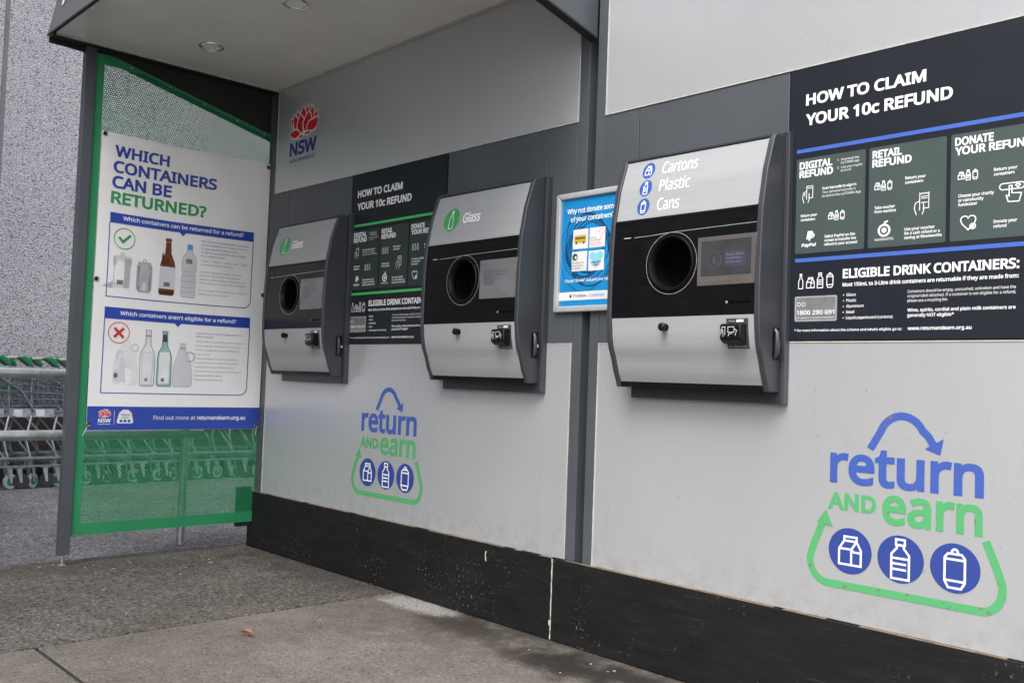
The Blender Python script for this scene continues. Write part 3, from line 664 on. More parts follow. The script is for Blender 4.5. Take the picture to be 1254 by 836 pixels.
for s in ("Containers that can't be deposited for a", 'refund include:'):
    bs.text('bluep', s, -.41, y, .0098, .0069 * len(s), 0, .0014, res=1); y -= .0185
y -= .008
for s in ('• Plain milk (or milk substitute) containers', '• Flavoured milk containers of 1L or more', '• Fruit or vegetable juice containers of', '   1L or more', '• Glass containers for wine and spirits', '• Casks for wine or water of 1L or more', '• Sachets for wine of 250ml or more', '• Containers for cordials and concentrated', '   fruit/vegetable juices', '• Registered health tonics'):
    bs.text('greyp', s, -.412, y, .0095, .0066 * len(s), 0, .0014, res=1); y -= .0235
# footer emblems
def waratah(sh, red, line, cu, cv, w_, h, n=.001, lw=.006, aspect=True):
    red = sh.new(red); line = sh.new(line)
    """petals: (base u, base v, tip u, tip v, half width) in a unit frame"""
    P = [(-.05, -.42, -.48, .20, .10), (.05, -.42, .46, .22, .10), (-.08, -.40, -.24, .36, .11), (.08, -.40, .22, .44, .10), (.04, -.38, .10, .48, .09), (0, -.38, -.05, .47, .11),
         (-.12, -.42, -.36, .28, .10), (.12, -.40, .30, .38, .10), (-.08, -.40, -.13, .24, .12), (.08, -.40, .16, .26, .13), (-.1, -.40, -.5, -.28, .12), (.1, -.38, .5, -.02, .15), (0, -.42, -.2, -.5, .05), (0, -.42, .3, -.40, .05)]
    for i, (bu, bv, tu, tv, hw) in enumerate(P):
        b = Vector((bu, bv)); t = Vector((tu, tv)); d = t - b; nn = Vector((-d.y, d.x)).normalized() * hw * 1.25
        pts = [b, b + d * .25 + nn * .75, b + d * .5 + nn, b + d * .8 + nn * .55, t, b + d * .8 - nn * .55, b + d * .5 - nn, b + d * .25 - nn * .75]
        pts = [(cu + p.x * w_, cv + p.y * h) for p in pts]
        sh.poly(red, pts, n + i * .0002)
        s_n = n + i * .0002 + .0001
        sh.k = 6; sh.stroke(line, pts, lw, s_n, True)
waratah(bs, 'red', 'white', -.880, .765, .062, .045, .0016, .0015)
bt('white', 'NSW', -.911, .716, .021, .064, .03, .002); bs.stroke('white', [(-.911, .708), (-.848, .708)], .002, .002)
bs.stroke('white', [(-.831, .778), (-.831, .705)], .0018, .002)
bs.poly('palew', [(-.812, .712), (-.738, .712), (-.732, .722), (-.744, .768), (-.762, .784), (-.788, .784), (-.806, .768), (-.818, .722)], .0016)
for k in range(3): bs.disc('blue', -.795 + .02 * k, .725, .008, .002, 12)
bs.text('blue2', 'return', -.797, .752, .011, .044, .02, .002, res=1); bs.text('green', 'earn', -.792, .738, .010, .034, .02, .002, res=1)
TEAL = mat('teal_print', (.30, .48, .46), .4, var=.2); DTEAL = mat('dark_teal_print', (.05, .17, .16), .4); DARKP = mat('dark_print', (.06, .06, .065), .5); LTB = mat('light_blue_print', (.12, .32, .7), .4)
PALEW = mat('near_white_print', (.73, .73, .74), .42)
bs.build({'blue': ('blue_panel', BANB), 'title': ('title_lettering', BANT), 'green': ('green_lettering', BANG), 'white': ('white_lettering', WHITE), 'line': ('box_outline', BANB), 'red': ('red_print', REDP),
          'pale': ('bottle_print', PALE1), 'mid': ('bottle_print', PALE2), 'shade': ('bottle_print', PALE3), 'palew': ('bottle_print', PALEW), 'amber': ('bottle_print', BROWN), 'dkamber': ('bottle_print', BROWND), 'teal': ('bottle_print', TEAL),
          'dkteal': ('bottle_print', DTEAL), 'dark': ('barcode_print', DARKP), 'ltblue': ('bottle_print', LTB), 'bluep': ('small_print', BLUEP), 'greyp': ('small_print', GREYP), 'blue2': ('emblem_lettering', BANB)}, ban)
for u, v in ((-.953, 2.205), (-.018, 2.196), (-.958, 1.452), (-.016, 1.45), (-.958, .706), (-.022, .694)):
    p = Vector(bfn(u, v, .002))
    e = MB().tube([p + Vector((0, .010 * math.cos(a), .010 * math.sin(a))) for a in [2 * math.pi * i / 14 for i in range(14)]], .0035, 6, closed=True).build('eyelet', BRASS, ban, smooth=True)
    MB().tube([p + Vector((-.003, 0, 0)), p + Vector((.001, 0, 0))], .007, 10).build('eyelet_hole', HOLE, e)
for u, v, du in ((-.958, .706, -.012), (-.022, .694, .004)):
    MB().tube([bfn(u, v, .005), (BX + .004, u + du, v - .03), (XS + .002, u + du * 1.6, v - .055)], .0018, 6).build('cable_tie', PAPER, ban)

# ================================================================ CLAIM POSTERS
def claim_poster(x0, label, navy):
    t = thing('instruction_sign', label, 'sign', (x0, 0, ZB0), 'refund instruction signs')
    W = .772
    MB().box(x0, x0 + W, -.0042, .012, ZB0 + .002, 2.036).build('sign_board', NAVY if navy else INK, t, bevel=.001)
    s = Sheet(wall_fn(x0, -.0042))
    s.text('head', 'HOW TO CLAIM', .056, 1.911, .036, .382, .034, .0008, res=3); s.text('head', 'YOUR 10c REFUND', .056, 1.846, .037, .458, .034, .0008, res=3)
    s.grid('line', .028, .745, 1.7605, 1.7725, .0008); s.grid('line', .030, .745, 1.411, 1.423, .0008)
    for a, b in ((.029, .259), (.271, .500), (.512, .745)): s.rrect('box', a, b, 1.438, 1.741, .006, .0008)
    n = .0016
    def H(a, b, u, w1, w2): s.text('head', a, u, 1.707, .0235, w1, .034, n); s.text('head', b, u, 1.680, .0235, w2, .034, n)
    H('DIGITAL', 'REFUND', .039, .112, .115); H('RETAIL', 'REFUND', .281, .090, .119); H('DONATE', 'YOUR REFUND', .523, .103, .205)
    def T(txt, u, z, w_, cap=.0088, bold=.02): s.text('small', txt, u, z, cap, w_, bold, n, res=1)
    T('1.  Download the', .168, 1.717, .070, .007, 0); T('myTOMRA app', .179, 1.707, .060, .007, 0); T('2.  Link your PayPal', .168, 1.693, .080, .007, 0); T('account', .179, 1.683, .035, .007, 0)
    T('Scan barcode to sign in', .119, 1.634, .112); T('Your personal barcode is', .119, 1.622, .110, .0075, 0); T('located in the myTOMRA App', .119, 1.610, .127, .0075, 0)
    T('Return your', .047, 1.554, .056); T('containers', .047, 1.541, .050)
    for k, q in enumerate(('Select PayPal on the', 'screen to transfer the', 'refund to your account')): T(q, .130, 1.482 - .0125 * k, .100 + .004 * k)
    T('Return your', .382, 1.631, .060); T('containers', .382, 1.618, .053)
    T('Take voucher', .290, 1.553, .063); T('from machine', .290, 1.541, .066)
    for k, q in enumerate(('Use your voucher', 'for a cash refund or a', 'saving at Woolworths')): T(q, .382, 1.481 - .0125 * k, (.088, .102, .108)[k])
    T('Return your', .628, 1.622, .060); T('containers', .628, 1.609, .053)
    for k, q in enumerate(('Choose your charity', 'or community', 'fundraiser')): T(q, .534, 1.560 - .0125 * k, (.095, .068, .052)[k])
    T('Donate your', .629, 1.479, .060); T('refund', .629, 1.466, .033)
    lw = .0022
    kinds = ('carton', 'bottle', 'can') if navy else ('glass', 'glass', 'glass')
    for cu, cz in ((.169, 1.549), (.317, 1.622), (.560, 1.621)):
        for k in range(3): icon(s, 'icon', kinds[k], cu - .019 + .019 * k, cz, .021 if kinds[k] == 'carton' else .028, lw, n)
    icon(s, 'icon', 'phone', .070, 1.625, .052, lw, n); icon(s, 'icon', 'voucher', .432, 1.555, .062, lw, n); icon(s, 'icon', 'heart', .562, 1.487, .044, .003, n); icon(s, 'icon', 'hand', .672, 1.558, .060, .0028, n)
    # pay mark and apple-like shop mark
    s.text('head', 'P', .068, 1.482, .026, .020, .05, n, slant=.2); s.text('head', 'P', .076, 1.477, .022, .018, .04, n + .0008, slant=.2)
    s.text('small', 'PayPal', .052, 1.459, .0105, .048, .03, n, slant=.15)
    s.ring('icon', .321, 1.488, .0165, .006, n, 18); s.disc('icon', .321, 1.488, .008, n + .0004, 14); s.stroke('icon', [(.321, 1.503), (.324, 1.512), (.331, 1.514)], .005, n + .0007)
    s.text('small', 'woolworths', .292, 1.458, .0085, .058, 0, n)
    # lower area
    s.text('head', 'ELIGIBLE DRINK CONTAINERS:', .193, 1.352, .0285, .503, .032, .0008, res=3)
    s.text('small', 'Most 150mL to 3-Litre drink containers are returnable if they are made from:', .193, 1.327, .0115, .502, .022, .0008, res=1)
    for k, q in enumerate(('Glass', 'Plastic', 'Aluminium', 'Steel', 'Liquid paperboard (cartons)')):
        s.text('small', q, .206, 1.297 - .0175 * k, .0088, (.030, .032, .056, .026, .145)[k], .01, .0008, res=1); s.disc('small', .197, 1.301 - .0175 * k, .0018, .0008, 8)
    for k, q in enumerate(('Containers should be empty, uncrushed, unbroken and have the', 'original label attached. If a container is not eligible for a refund,', 'please use a recycling bin.')):
        s.text('small', q, .395, 1.299 - .0133 * k, .0082, (.293, .293, .115)[k], 0, .0008, res=1)
    s.text('small', 'Wine, spirits, cordial and plain milk containers are', .395, 1.244, .0095, .293, .02, .0008, res=1); s.text('small', 'generally NOT eligible*', .395, 1.229, .0095, .132, .02, .0008, res=1)
    s.text('small', '* For more information about the scheme and what’s eligible go to:', .033, 1.191, .0078, .347, .012, .0008, res=1); s.text('small', 'www.returnandearn.org.au', .397, 1.191, .0105, .178, .02, .0008, res=1)
    for k, q in enumerate(('glass', 'carton', 'bottle', 'can')): icon(s, 'icon', q, .052 + .033 * k, 1.350 - (.006 if q == 'carton' else 0), .034 if q == 'carton' else .046, .0026, .0008)
    s.rrect('plate', .032, .177, 1.222, 1.303, .006, .0008)
    s.stroke('small', [(.036, 1.226), (.173, 1.226), (.173, 1.299), (.036, 1.299)], .001, .0012, True)
    s.text('plt', '1800 290 691', .040, 1.244, .0135, .128, .014, .0016); s.ring('plt', .047, 1.277, .006, .0015, .0016, 14); s.ring('plt', .064, 1.277, .006, .0015, .0016, 14)
    s.text('plt', 'For general enquiries & feedback', .040, 1.232, .005, .128, 0, .0016, res=1)
    s.build({'head': ('heading_lettering', WHITE), 'line': ('rule', BLUEL if navy else GREENL), 'box': ('step_box', BOXG if navy else BOXD), 'small': ('small_print', WHITE), 'icon': ('icon', WHITE),
             'plate': ('phone_plate', mat('grey_label', (.24, .245, .25), .3, metal=.3, var=.2, scale=20)), 'plt': ('phone_number', WHITE)}, t)
claim_poster(-4.140, 'dark HOW TO CLAIM YOUR 10c REFUND sign with green rules between the two Glass machines', False)
claim_poster(-1.6165, 'navy HOW TO CLAIM YOUR 10c REFUND sign with blue rules at the right edge', True)

# ================================================================ WALL LOGOS
def logo(cx, label, s=1.0, sx=1.0):
    t = thing('wall_logo', label, 'logo', (cx, -.003, .42), 'return and earn logos')
    X0 = -1.2305
    sh = Sheet(lambda u, v, n: (cx + (u - X0) * s * sx, -.0032 - n, v))
    apts = [(-1.322, .847)] + [(-1.322 + .032 * .7, .885)] + arc(-1.231, .868, .068, .074, 160, 28, 12) + [(-1.155, .888), (-1.140, .864)]
    sh.stroke('arrow', apts, .022, .0008); sh.poly('arrow', [(-1.164, .853), (-1.112, .884), (-1.121, .838)], .0014)
    sh.text('blue', 'return', -1.452, .731, .1165, .449, .026, .0008, res=5)
    sh.text('green', 'AND', -1.457, .651, .052, .153, .036, .0008, res=5); sh.text('green', 'earn', -1.286, .627, .1085, .281, .028, .0008, res=5)
    path = [(-1.466, .622), (-1.498, .545)] + arc(-1.452, .492, .060, .064, 165, 270, 10) + [(-1.29, .428), (-1.02, .428)] + arc(-1.008, .492, .056, .064, 270, 385, 10) + [(-.967, .548), (-.993, .610)]
    sh.stroke('track', path, .022, .0008); sh.poly('track', [(-1.492, .606), (-1.462, .646), (-1.438, .597)], .0014)
    for cu in (-1.383, -1.2295, -1.0765): sh.disc('disc', cu, .532, .068, .0008, 40)
    for cu, kd, h, a in ((-1.383, 'carton', .088, 1.0), (-1.2295, 'bottle', .112, 1.15), (-1.0765, 'can', .108, 1.15)): icon(sh, 'icon', kd, cu, .532, h, .0062, .0014, a)
    sh.build({'arrow': ('arrow', VBLUE), 'blue': ('return_lettering', VBLUE), 'green': ('earn_lettering', VGREEN), 'track': ('track_arrow', VGREEN), 'disc': ('disc', VBLUE if 0 else DISCB), 'icon': ('container_icon', WHITE)}, t)
logo(-1.2305, 'large blue and green return and earn logo on the right-hand pale wall panel')
logo(-3.745, 'smaller looking return and earn logo on the pale panel left of the downpipe channel')
t = thing('wall_emblem', 'red waratah NSW GOVERNMENT emblem on the upper pale panel', 'emblem', (-4.65, -.003, 2.19))
sh = Sheet(wall_fn(0, -.0032))
waratah(sh, 'red', 'white', -4.650, 2.414, .310, .186, .0006, .0065)
sh.text('blue', 'NSW', -4.795, 2.228, .078, .285, .035, .0008, res=4); sh.text('blue', 'GOVERNMENT', -4.792, 2.191, .020, .272, .008, .0008, res=3)
sh.build({'red': ('flower_print', NSWR), 'white': ('flower_outline', WHITE), 'blue': ('emblem_lettering', NSWB)}, t)

# ================================================================ DONATE POSTER
t = thing('snap_frame_poster', 'small blue charity donation poster in a silver snap frame beside the Cartons machine', 'poster', (-2.47, 0, 1.28))
x0, x1, z0, z1 = -2.643, -2.309, 1.281, 1.751
def rail(pts): return MB().extr(pts, 'y', -.022, -.004)
fw = .024
for pts in ([(x0, z0), (x0 + fw, z0 + fw), (x0 + fw, z1 - fw), (x0, z1)], [(x1, z1), (x1 - fw, z1 - fw), (x1 - fw, z0 + fw), (x1, z0)],
            [(x0 + .0005, z0), (x1 - .0005, z0), (x1 - fw, z0 + fw - .0005), (x0 + fw, z0 + fw - .0005)], [(x0 + .0005, z1), (x0 + fw, z1 - fw + .0005), (x1 - fw, z1 - fw + .0005), (x1 - .0005, z1)]):
    rail(pts).build('frame_rail', ALU, t, bevel=.005)
MB().box(x0 + .01, x1 - .01, -.010, -.004, z0 + .01, z1 - .01).build('poster_sheet', CYAN, t)
MB().box(x0 + .02, x1 - .02, -.004, .0, z0 + .02, z1 - .02).build('backing', RECESS, t)
s = Sheet(wall_fn(0, -.010))
for k in range(13):
    rr = .075 + .0055 * k; cxk = -2.478 + .02 * math.sin(k * 1.9); czk = 1.53 + .018 * math.cos(k * 1.3)
    a0 = k * 47 % 360
    pts = [(cxk + (rr + .006 * math.sin(q * .11 + k)) * .92 * math.cos(math.radians(a0 + q)), czk + (rr + .012) * math.sin(math.radians(a0 + q))) for q in range(0, 190 + (k * 29) % 90, 10)]
    pts = [(min(max(a, x0 + fw + .003), x1 - fw - .003), b) for a, b in pts]
    s.stroke('swirl', pts, .0022 + .002 * (k % 3), .0003)
s.grid('cream', x0 + fw, x1 - fw, 1.327, 1.360, .0008)
for i, (a, b) in enumerate(((-2.554, 1.527), (-2.467, 1.527), (-2.557, 1.440), (-2.469, 1.438))): s.grid('cream', a, a + .080, b, b + .077, .0012)
s.text('white', 'Why not donate some', -2.590, 1.669, .020, .254, .02, .0012); s.text('white', 'of your containers?', -2.570, 1.636, .020, .226, .02, .0012)
s.text('white', 'Choose “donate” and pick your charity', -2.592, 1.398, .0125, .252, .015, .0012)
s.rrect('yellow', -2.546, -2.484, 1.551, 1.580, .004, .0018); s.disc('dkink', -2.535, 1.551, .005, .0022, 10); s.disc('dkink', -2.496, 1.551, .005, .0022, 10); s.grid('dkink', -2.542, -2.49, 1.566, 1.572, .0022)
s.stroke('pink', [(-2.437, 1.578), (-2.43, 1.59), (-2.418, 1.588), (-2.412, 1.578)] + arc(-2.405, 1.588, .012, .010, 180, -30, 6) + [(-2.41, 1.56), (-2.42, 1.55)], .0018, .0018)
s.text('dkink', 'McGrath', -2.462, 1.562, .006, .03, 0, .0018, res=1); s.text('dkink', 'Foundation', -2.462, 1.553, .006, .05, 0, .0018, res=1); s.text('pink', 'COMMUNITY', -2.462, 1.542, .006, .055, 0, .0018, res=1); s.text('pink', 'THING 2018', -2.462, 1.533, .006, .055, 0, .0018, res=1)
s.disc('leaf', -2.540, 1.496, .014, .0018, 16); s.disc('cream', -2.536, 1.494, .006, .0022, 10)
for k, q in enumerate(('Foundation for', 'National Parks', '& Wildlife')): s.text('dkink', q, -2.552, 1.470 - .011 * k, .0065, (.06, .056, .04)[k], 0, .0018, res=1)
s.poly('sky', [(-2.429, 1.446), (-2.463, 1.49)] + arc(-2.446, 1.497, .018, .014, 190, 20, 6) + arc(-2.412, 1.497, .018, .014, 160, -10, 6) + [(-2.395, 1.49)], .0018)
s.text('dkink', 'COMMUNITY', -2.457, 1.466, .007, .055, .02, .0024, res=1); s.text('dkink', 'CHARITY', -2.450, 1.456, .007, .04, .02, .0024, res=1)
s.text('dkblue', 'TOMRA', -2.548, 1.338, .0105, .074, .01, .0014); s.grid('dkblue', -2.563, -2.553, 1.3375, 1.349, .0014); s.text('dkblue', '|', -2.469, 1.336, .012, None, 0, .0014); s.text('ltb', 'CLEANAWAY', -2.460, 1.338, .0105, .080, .01, .0014)
s.build({'swirl': ('swirl_print', CYAND), 'cream': ('white_tile', PALEW), 'white': ('poster_lettering', WHITE), 'yellow': ('van_print', YELL), 'dkink': ('tile_print', DARKP), 'pink': ('pink_print', PINKP), 'leaf': ('leaf_print', FOILG), 'sky': ('heart_print', SKYP), 'dkblue': ('sponsor_lettering', NSWB), 'ltb': ('sponsor_lettering', LTB)}, t)

# ================================================================ RETURN MACHINES
ZS = [.997, 1.017, 1.048, 1.098, 1.135, 1.173, 1.238, 1.35, 1.478, 1.576, 1.7, 1.809, 1.819]
YS = [-.088, -.094, -.109, -.125, -.141, -.149, -.155, -.156, -.153, -.147, -.124, -.088, -.079]
def prof(z, rec=0):
    for i in range(len(ZS) - 1):
        if z <= ZS[i + 1]:
            q = (z - ZS[i]) / (ZS[i + 1] - ZS[i]); break
    q = max(0, min(1, q)); return YS[i] + (YS[i + 1] - YS[i]) * q + rec
def profile_poly(z0, z1, rec, back=-.03, k=24):
    pts = [(back, z0)]
    for i in range(k + 1):
        z = z0 + (z1 - z0) * i / k; pts.append((prof(z, rec), z))
    pts.append((back, z1)); return pts
def machine(bR, label, kind):
    t = thing('return_machine', label, 'recycling machine', (bR - .33, -.03, .958), 'bottle return machines')
    xr = bR - .018; xl = bR - .642
    MB().box(bR - .622, bR, -.030, -.0045, .960, 1.832).build('back_plate', CHAR, t, bevel=.002)
    MB().box(bR - .0175, bR - .0135, -.034, -.030, .962, 1.83).build('plate_seam', RECESS, t)
    # shell : two cheeks, top hood, lower body, upper body
    for a, b, nm in ((xl, xl + .020, 'cheek'), (xr - .020, xr, 'cheek')):
        c = MB().extr(profile_poly(.997, 1.819, 0, k=48), 'x', a, b).build(nm, CHARL, t, smooth=True, bevel=.003)
        if a > xl: cheek = c
    MB().extr(profile_poly(1.5785, 1.812, .010, k=14), 'x', xl + .0205, xr - .0205).build('upper_body', CHAR, t)
    MB().extr(profile_poly(1.000, 1.240, .010, k=14), 'x', xl + .0205, xr - .0205).build('lower_body', CHAR, t)
    MB().extr([(-.031, 1.8125), (-.090, 1.807), (-.0895, 1.8165), (-.079, 1.8205), (-.031, 1.8225)], 'x', xl + .0205, xr - .0205).build('hood', CHAR, t, bevel=.002)
    pl, pr = xl + .022, xr - .022
    def skin(z0, z1, rec, th, m, nm, k=16):
        f = [(prof(z0 + (z1 - z0) * i / k, rec), z0 + (z1 - z0) * i / k) for i in range(k + 1)]
        poly = f + [(y + th, z) for y, z in reversed(f)]
        return MB().extr(poly, 'x', pl, pr).build(nm, m, t, smooth=True, bevel=.0012)
    up = skin(1.5835, 1.8045, .004, .0055, SILV, 'upper_panel')
    lo = skin(1.0165, 1.2375, .004, .0055, SILV, 'lower_panel')
    MB().extr([(prof(1.003, .003), 1.0005), (prof(1.014, .003), 1.0145), (prof(1.014, .009), 1.0145), (prof(1.003, .009), 1.0005)], 'x', pl, pr).build('bottom_trim', MATTEB, t)
    MB().extr([(prof(1.576, .003), 1.5735), (prof(1.58, .003), 1.5815), (prof(1.58, .014), 1.5815), (prof(1.576, .014), 1.5735)], 'x', pl, pr).build('cross_trim', MATTEB, t)
    # glossy fascia with a real round opening
    hx, hz, hrad = bR - .366, 1.419, .092
    k = 48; fz0, fz1 = 1.2405, 1.5725
    ys = lambda z: prof(z, .004)
    ringp = [(hx + hrad * math.cos(2 * math.pi * i / k + math.pi / 4), hz + hrad * math.sin(2 * math.pi * i / k + math.pi / 4)) for i in range(k)]
    def sq(i):
        a = 2 * math.pi * i / k + math.pi / 4; c_, s_ = math.cos(a), math.sin(a); mx = max(abs(c_), abs(s_)); c_, s_ = c_ / mx, s_ / mx
        return (hx + (c_ * (pr - hx) if c_ > 0 else c_ * (hx - pl)), hz + (s_ * (fz1 - hz) if s_ > 0 else s_ * (hz - fz0)))
    vs = []
    for i in range(k):
        a = ringp[i]; b = sq(i)
        for q in (0, .34, .67, 1): x = a[0] + (b[0] - a[0]) * q; z = a[1] + (b[1] - a[1]) * q; vs.append((x, ys(z), z))
    fs = [(i * 4 + j, i * 4 + j + 1, ((i + 1) % k) * 4 + j + 1, ((i + 1) % k) * 4 + j) for i in range(k) for j in range(3)]
    fa = MB().add(vs, fs).build('front_fascia', GLOSS, t, smooth=True)
    # intake: lip, tube, back
    prf = [(.094, -.004), (.092, -.007), (.087, -.006), (.082, .002), (.079, .014), (.076, .10), (.0, .101)]
    vs = []; yc = prof(hz, .004)
    for r, dy in prf: vs += [(hx + r * math.cos(2 * math.pi * i / k), yc + dy, hz + r * math.sin(2 * math.pi * i / k)) for i in range(k)]
    f1 = [(a * k + i, a * k + (i + 1) % k, (a + 1) * k + (i + 1) % k, (a + 1) * k + i) for a in range(4) for i in range(k)]
    MB().add(vs, f1).build('intake_ring', MATTEB, t, smooth=True)
    f2 = [(a * k + i, a * k + (i + 1) % k, (a + 1) * k + (i + 1) % k, (a + 1) * k + i) for a in (4, 5) for i in range(k)]
    mb = MB().add(vs, f2); mb.build('intake_tube', HOLE, t, smooth=True)
    FS = Sheet(lambda u, v, n: (bR + u, prof(v, .004) - n, v))
    FS.stroke('sl', arc(-.366, 1.419, .105, .105, 92, -262, 54), .0014, .0006); FS.stroke('sl', [(-.53, 1.519), (-.46, 1.520), (-.40, 1.523), (-.366, 1.5245), (-.2, 1.5265), (pr - bR, 1.528)], .0016, .0008)
    FS.grid('led', -.578, -.546, 1.5185, 1.5215, .0008)
    FS.build({'sl': ('silver_line', ALU), 'led': ('status_light', CREAM)}, fa)
    # screen
    u0, u1, v0, v1 = -.256, -.033, 1.335, 1.494
    fr = MB(); y_ = prof(1.42, .004)
    sc_ = MB().box(bR + u0, bR + u1, y_ - .003, y_ + .004, v0, v1).build('touch_screen', SCRF if kind == 'mix' else SCR_L, t, bevel=.0015)
    s = Sheet(wall_fn(bR, y_ - .003))
    if kind == 'mix':
        s.grid('face', -.241, -.052, 1.366, 1.480, .0006); s.ring('ico', -.190, 1.418, .026, .0012, .001); icon(s, 'ico', 'bottle', -.190, 1.416, .022, .0012, .001)
        s.rrect('blu', -.150, -.070, 1.392, 1.442, .003, .001)
        for k2, q in enumerate(('Return drink', 'containers', 'one by one.')): s.text('txt', q, -.146, 1.428 - .012 * k2, .0075, (.066, .058, .056)[k2], 0, .0014, res=1)
        for k2 in range(4): s.disc(('ico', 'ico', 'red', 'red')[k2], -.19 + .03 * k2, 1.351, .0055, .0012, 12)
    else:
        s.grid('face', -.246, -.043, 1.343, 1.486, .0006); s.rrect('blu', -.232, -.170, 1.39, 1.455, .003, .001)
        for k2 in range(3): s.text('txt', ('Return glass', 'bottles one', 'by one.')[k2], -.160, 1.442 - .014 * k2, .008, (.075, .065, .04)[k2], 0, .0014, res=1)
    s.build({'face': ('display', SCR_D if kind == 'mix' else SCR_L), 'ico': ('display_icon', mat('display_grey', (.12, .12, .125), .3)), 'red': ('display_button', mat('display_red', (.2, .06, .06), .3)),
             'blu': ('display_panel', mat('display_blue', (.055, .06, .09) if kind == 'mix' else (.10, .105, .13), .25)) if kind == 'mix' else ('display_panel', mat('display_grey_blue', (.13, .135, .16), .25)),
             'txt': ('display_text', mat('display_text', (.2, .2, .22), .3) if kind == 'mix' else mat('display_text_dim', (.1, .1, .12), .3))}, sc_)
    yf = prof(1.279, .004)
    MB().box(bR - .138, bR - .050, yf - .0015, yf + .002, 1.2765, 1.2820).build('receipt_slot', HOLE, t); MB().tube([(bR - .139, yf - .002, 1.279), (bR - .139, yf + .002, 1.279)], .0045, 10).build('slot_sensor', PALE3, t)
    # knob
    yk = prof(1.203, .004)
    kb = MB()
    kk = 16; pf = [(.006, 0), (.006, -.010), (.0125, -.013), (.0145, -.019), (.0135, -.026), (.008, -.030), (0, -.031)]
    for dx in (0,):
        vs = [(bR - .382 + r * math.cos(2 * math.pi * i / kk), yk + d, 1.203 + r * math.sin(2 * math.pi * i / kk)) for r, d in pf for i in range(kk)]
        kb.add(vs, [(a * kk + i, a * kk + (i + 1) % kk, (a + 1) * kk + (i + 1) % kk, (a + 1) * kk + i) for a in range(len(pf) - 1) for i in range(kk)])
    kb.build('door_knob', MATTEB, t, smooth=True)
    MB().tube([(bR - .382, yk + .001, 1.203), (bR - .382, yk - .003, 1.203)], .012, 16).build('knob_base', MATTEB, t)
    # card reader
    yc2 = prof(1.18, .002)
    pz = MB().extr([(prof(1.131, .003), 1.131), (prof(1.18, .003), 1.18), (prof(1.226, .003), 1.226), (prof(1.226, .006), 1.226), (prof(1.131, .006), 1.131)], 'x', bR - .140, bR - .060).build('reader_plate', mat('reader_grey', (.05, .055, .06), .4), t)
    rd = MB().extr([(yc2, 1.146), (yc2 - .016, 1.146), (yc2 - .034, 1.158), (yc2 - .036, 1.200), (yc2 - .030, 1.208), (yc2, 1.210)], 'x', bR - .143, bR - .066).build('card_reader', MATTEB, t, smooth=True, bevel=.004)
    s = Sheet(wall_fn(bR, yc2 - .0365))
    s.stroke('w', [(-.132, 1.178), (-.132, 1.197), (-.121, 1.197), (-.121, 1.172)], .0014, .0006); s.stroke('w', [(-.137, 1.172), (-.135, 1.19), (-.128, 1.186), (-.128, 1.166)], .0012, .0006)
    s.stroke('w', [(-.110, 1.180), (-.110, 1.197), (-.088, 1.197), (-.088, 1.180)], .0014, .0006, True); s.stroke('w', [(-.083, 1.170), (-.078, 1.186), (-.086, 1.190)], .0014, .0006); s.stroke('w', [(-.108, 1.168), (-.106, 1.176), (-.094, 1.176)], .0014, .0006)
    s.build({'w': ('reader_symbol', WHITE)}, rd)
    s = Sheet(lambda u, v, n: (bR + u, prof(v, .003) - n, v))
    s.grid('wh', -.103, -.076, 1.2145, 1.2225, .0006); s.text('wh', 'INSERT CARD', -.131, 1.216, .0035, .024, 0, .0006, res=1); s.grid('bl', -.112, -.105, 1.1345, 1.1415, .0006); s.text('wh', 'tap here', -.133, 1.136, .0035, .018, 0, .0006, res=1); s.text('wh', 'powered by', -.102, 1.136, .0035, .032, 0, .0006, res=1)
    s.build({'wh': ('reader_label', WHITE), 'bl': ('reader_label', LTB)}, pz)
    # side latch on the right cheek
    MB().box(xr, xr + .0012, -.075, -.038, 1.098, 1.202).build('latch_plate', MATTEB, cheek, bevel=.001)
    MB().tube([(xr + .001, -.062, 1.106), (xr + .010, -.064, 1.118), (xr + .012, -.065, 1.15), (xr + .010, -.064, 1.184), (xr + .001, -.062, 1.196)], [.005, .007, .008, .007, .005], 10).build('latch_handle', CHAR, cheek, smooth=True)
    MB().tube([(xr + .001, -.044, 1.148), (xr + .006, -.044, 1.148)], .0065, 14).build('latch_lock', CHROME, cheek)
    # badges on the upper panel
    s = Sheet(lambda u, v, n: (bR + u, prof(v, .004) - n, v)); s.curved = True
    if kind == 'mix':
        for (cu, cz), ic, q, wd in (((-.513, 1.762), 'carton', 'Cartons', .150), ((-.508, 1.696), 'bottle', 'Plastic', .128), ((-.506, 1.628), 'can', 'Cans', .094)):
            s.disc('disc', cu, cz, .027, .0006, 28, .030); icon(s, 'icon', ic, cu, cz, .034 if ic == 'carton' else .044, .0028, .0011)
            s.text('txt', q, cu + .061, cz - .020, .043, wd, .008, .0007, res=4)
        s.build({'disc': ('badge', BADGEB), 'icon': ('badge_icon', WHITE), 'txt': ('badge_lettering', WHITE)}, up)
    else:
        s.disc('disc', -.490, 1.690, .051, .0006, 36); icon(s, 'icon', 'glass', -.490, 1.690, .078, .0036, .0011)
        s.text('txt', 'Glass', -.413, 1.668, .044, .112, .026, .0007, res=4)
        s.build({'disc': ('badge', BADGEG), 'icon': ('badge_icon', WHITE), 'txt': ('badge_lettering', WHITE)}, up)
    return t
machine(-1.600, 'bottle return machine marked Cartons, Plastic and Cans, right of the blue charity poster', 'mix')
machine(-2.685, 'bottle return machine marked Glass just left of the blue charity poster', 'glass')
machine(-4.102, 'bottle return machine marked Glass at the far end beside the white banner', 'glass')

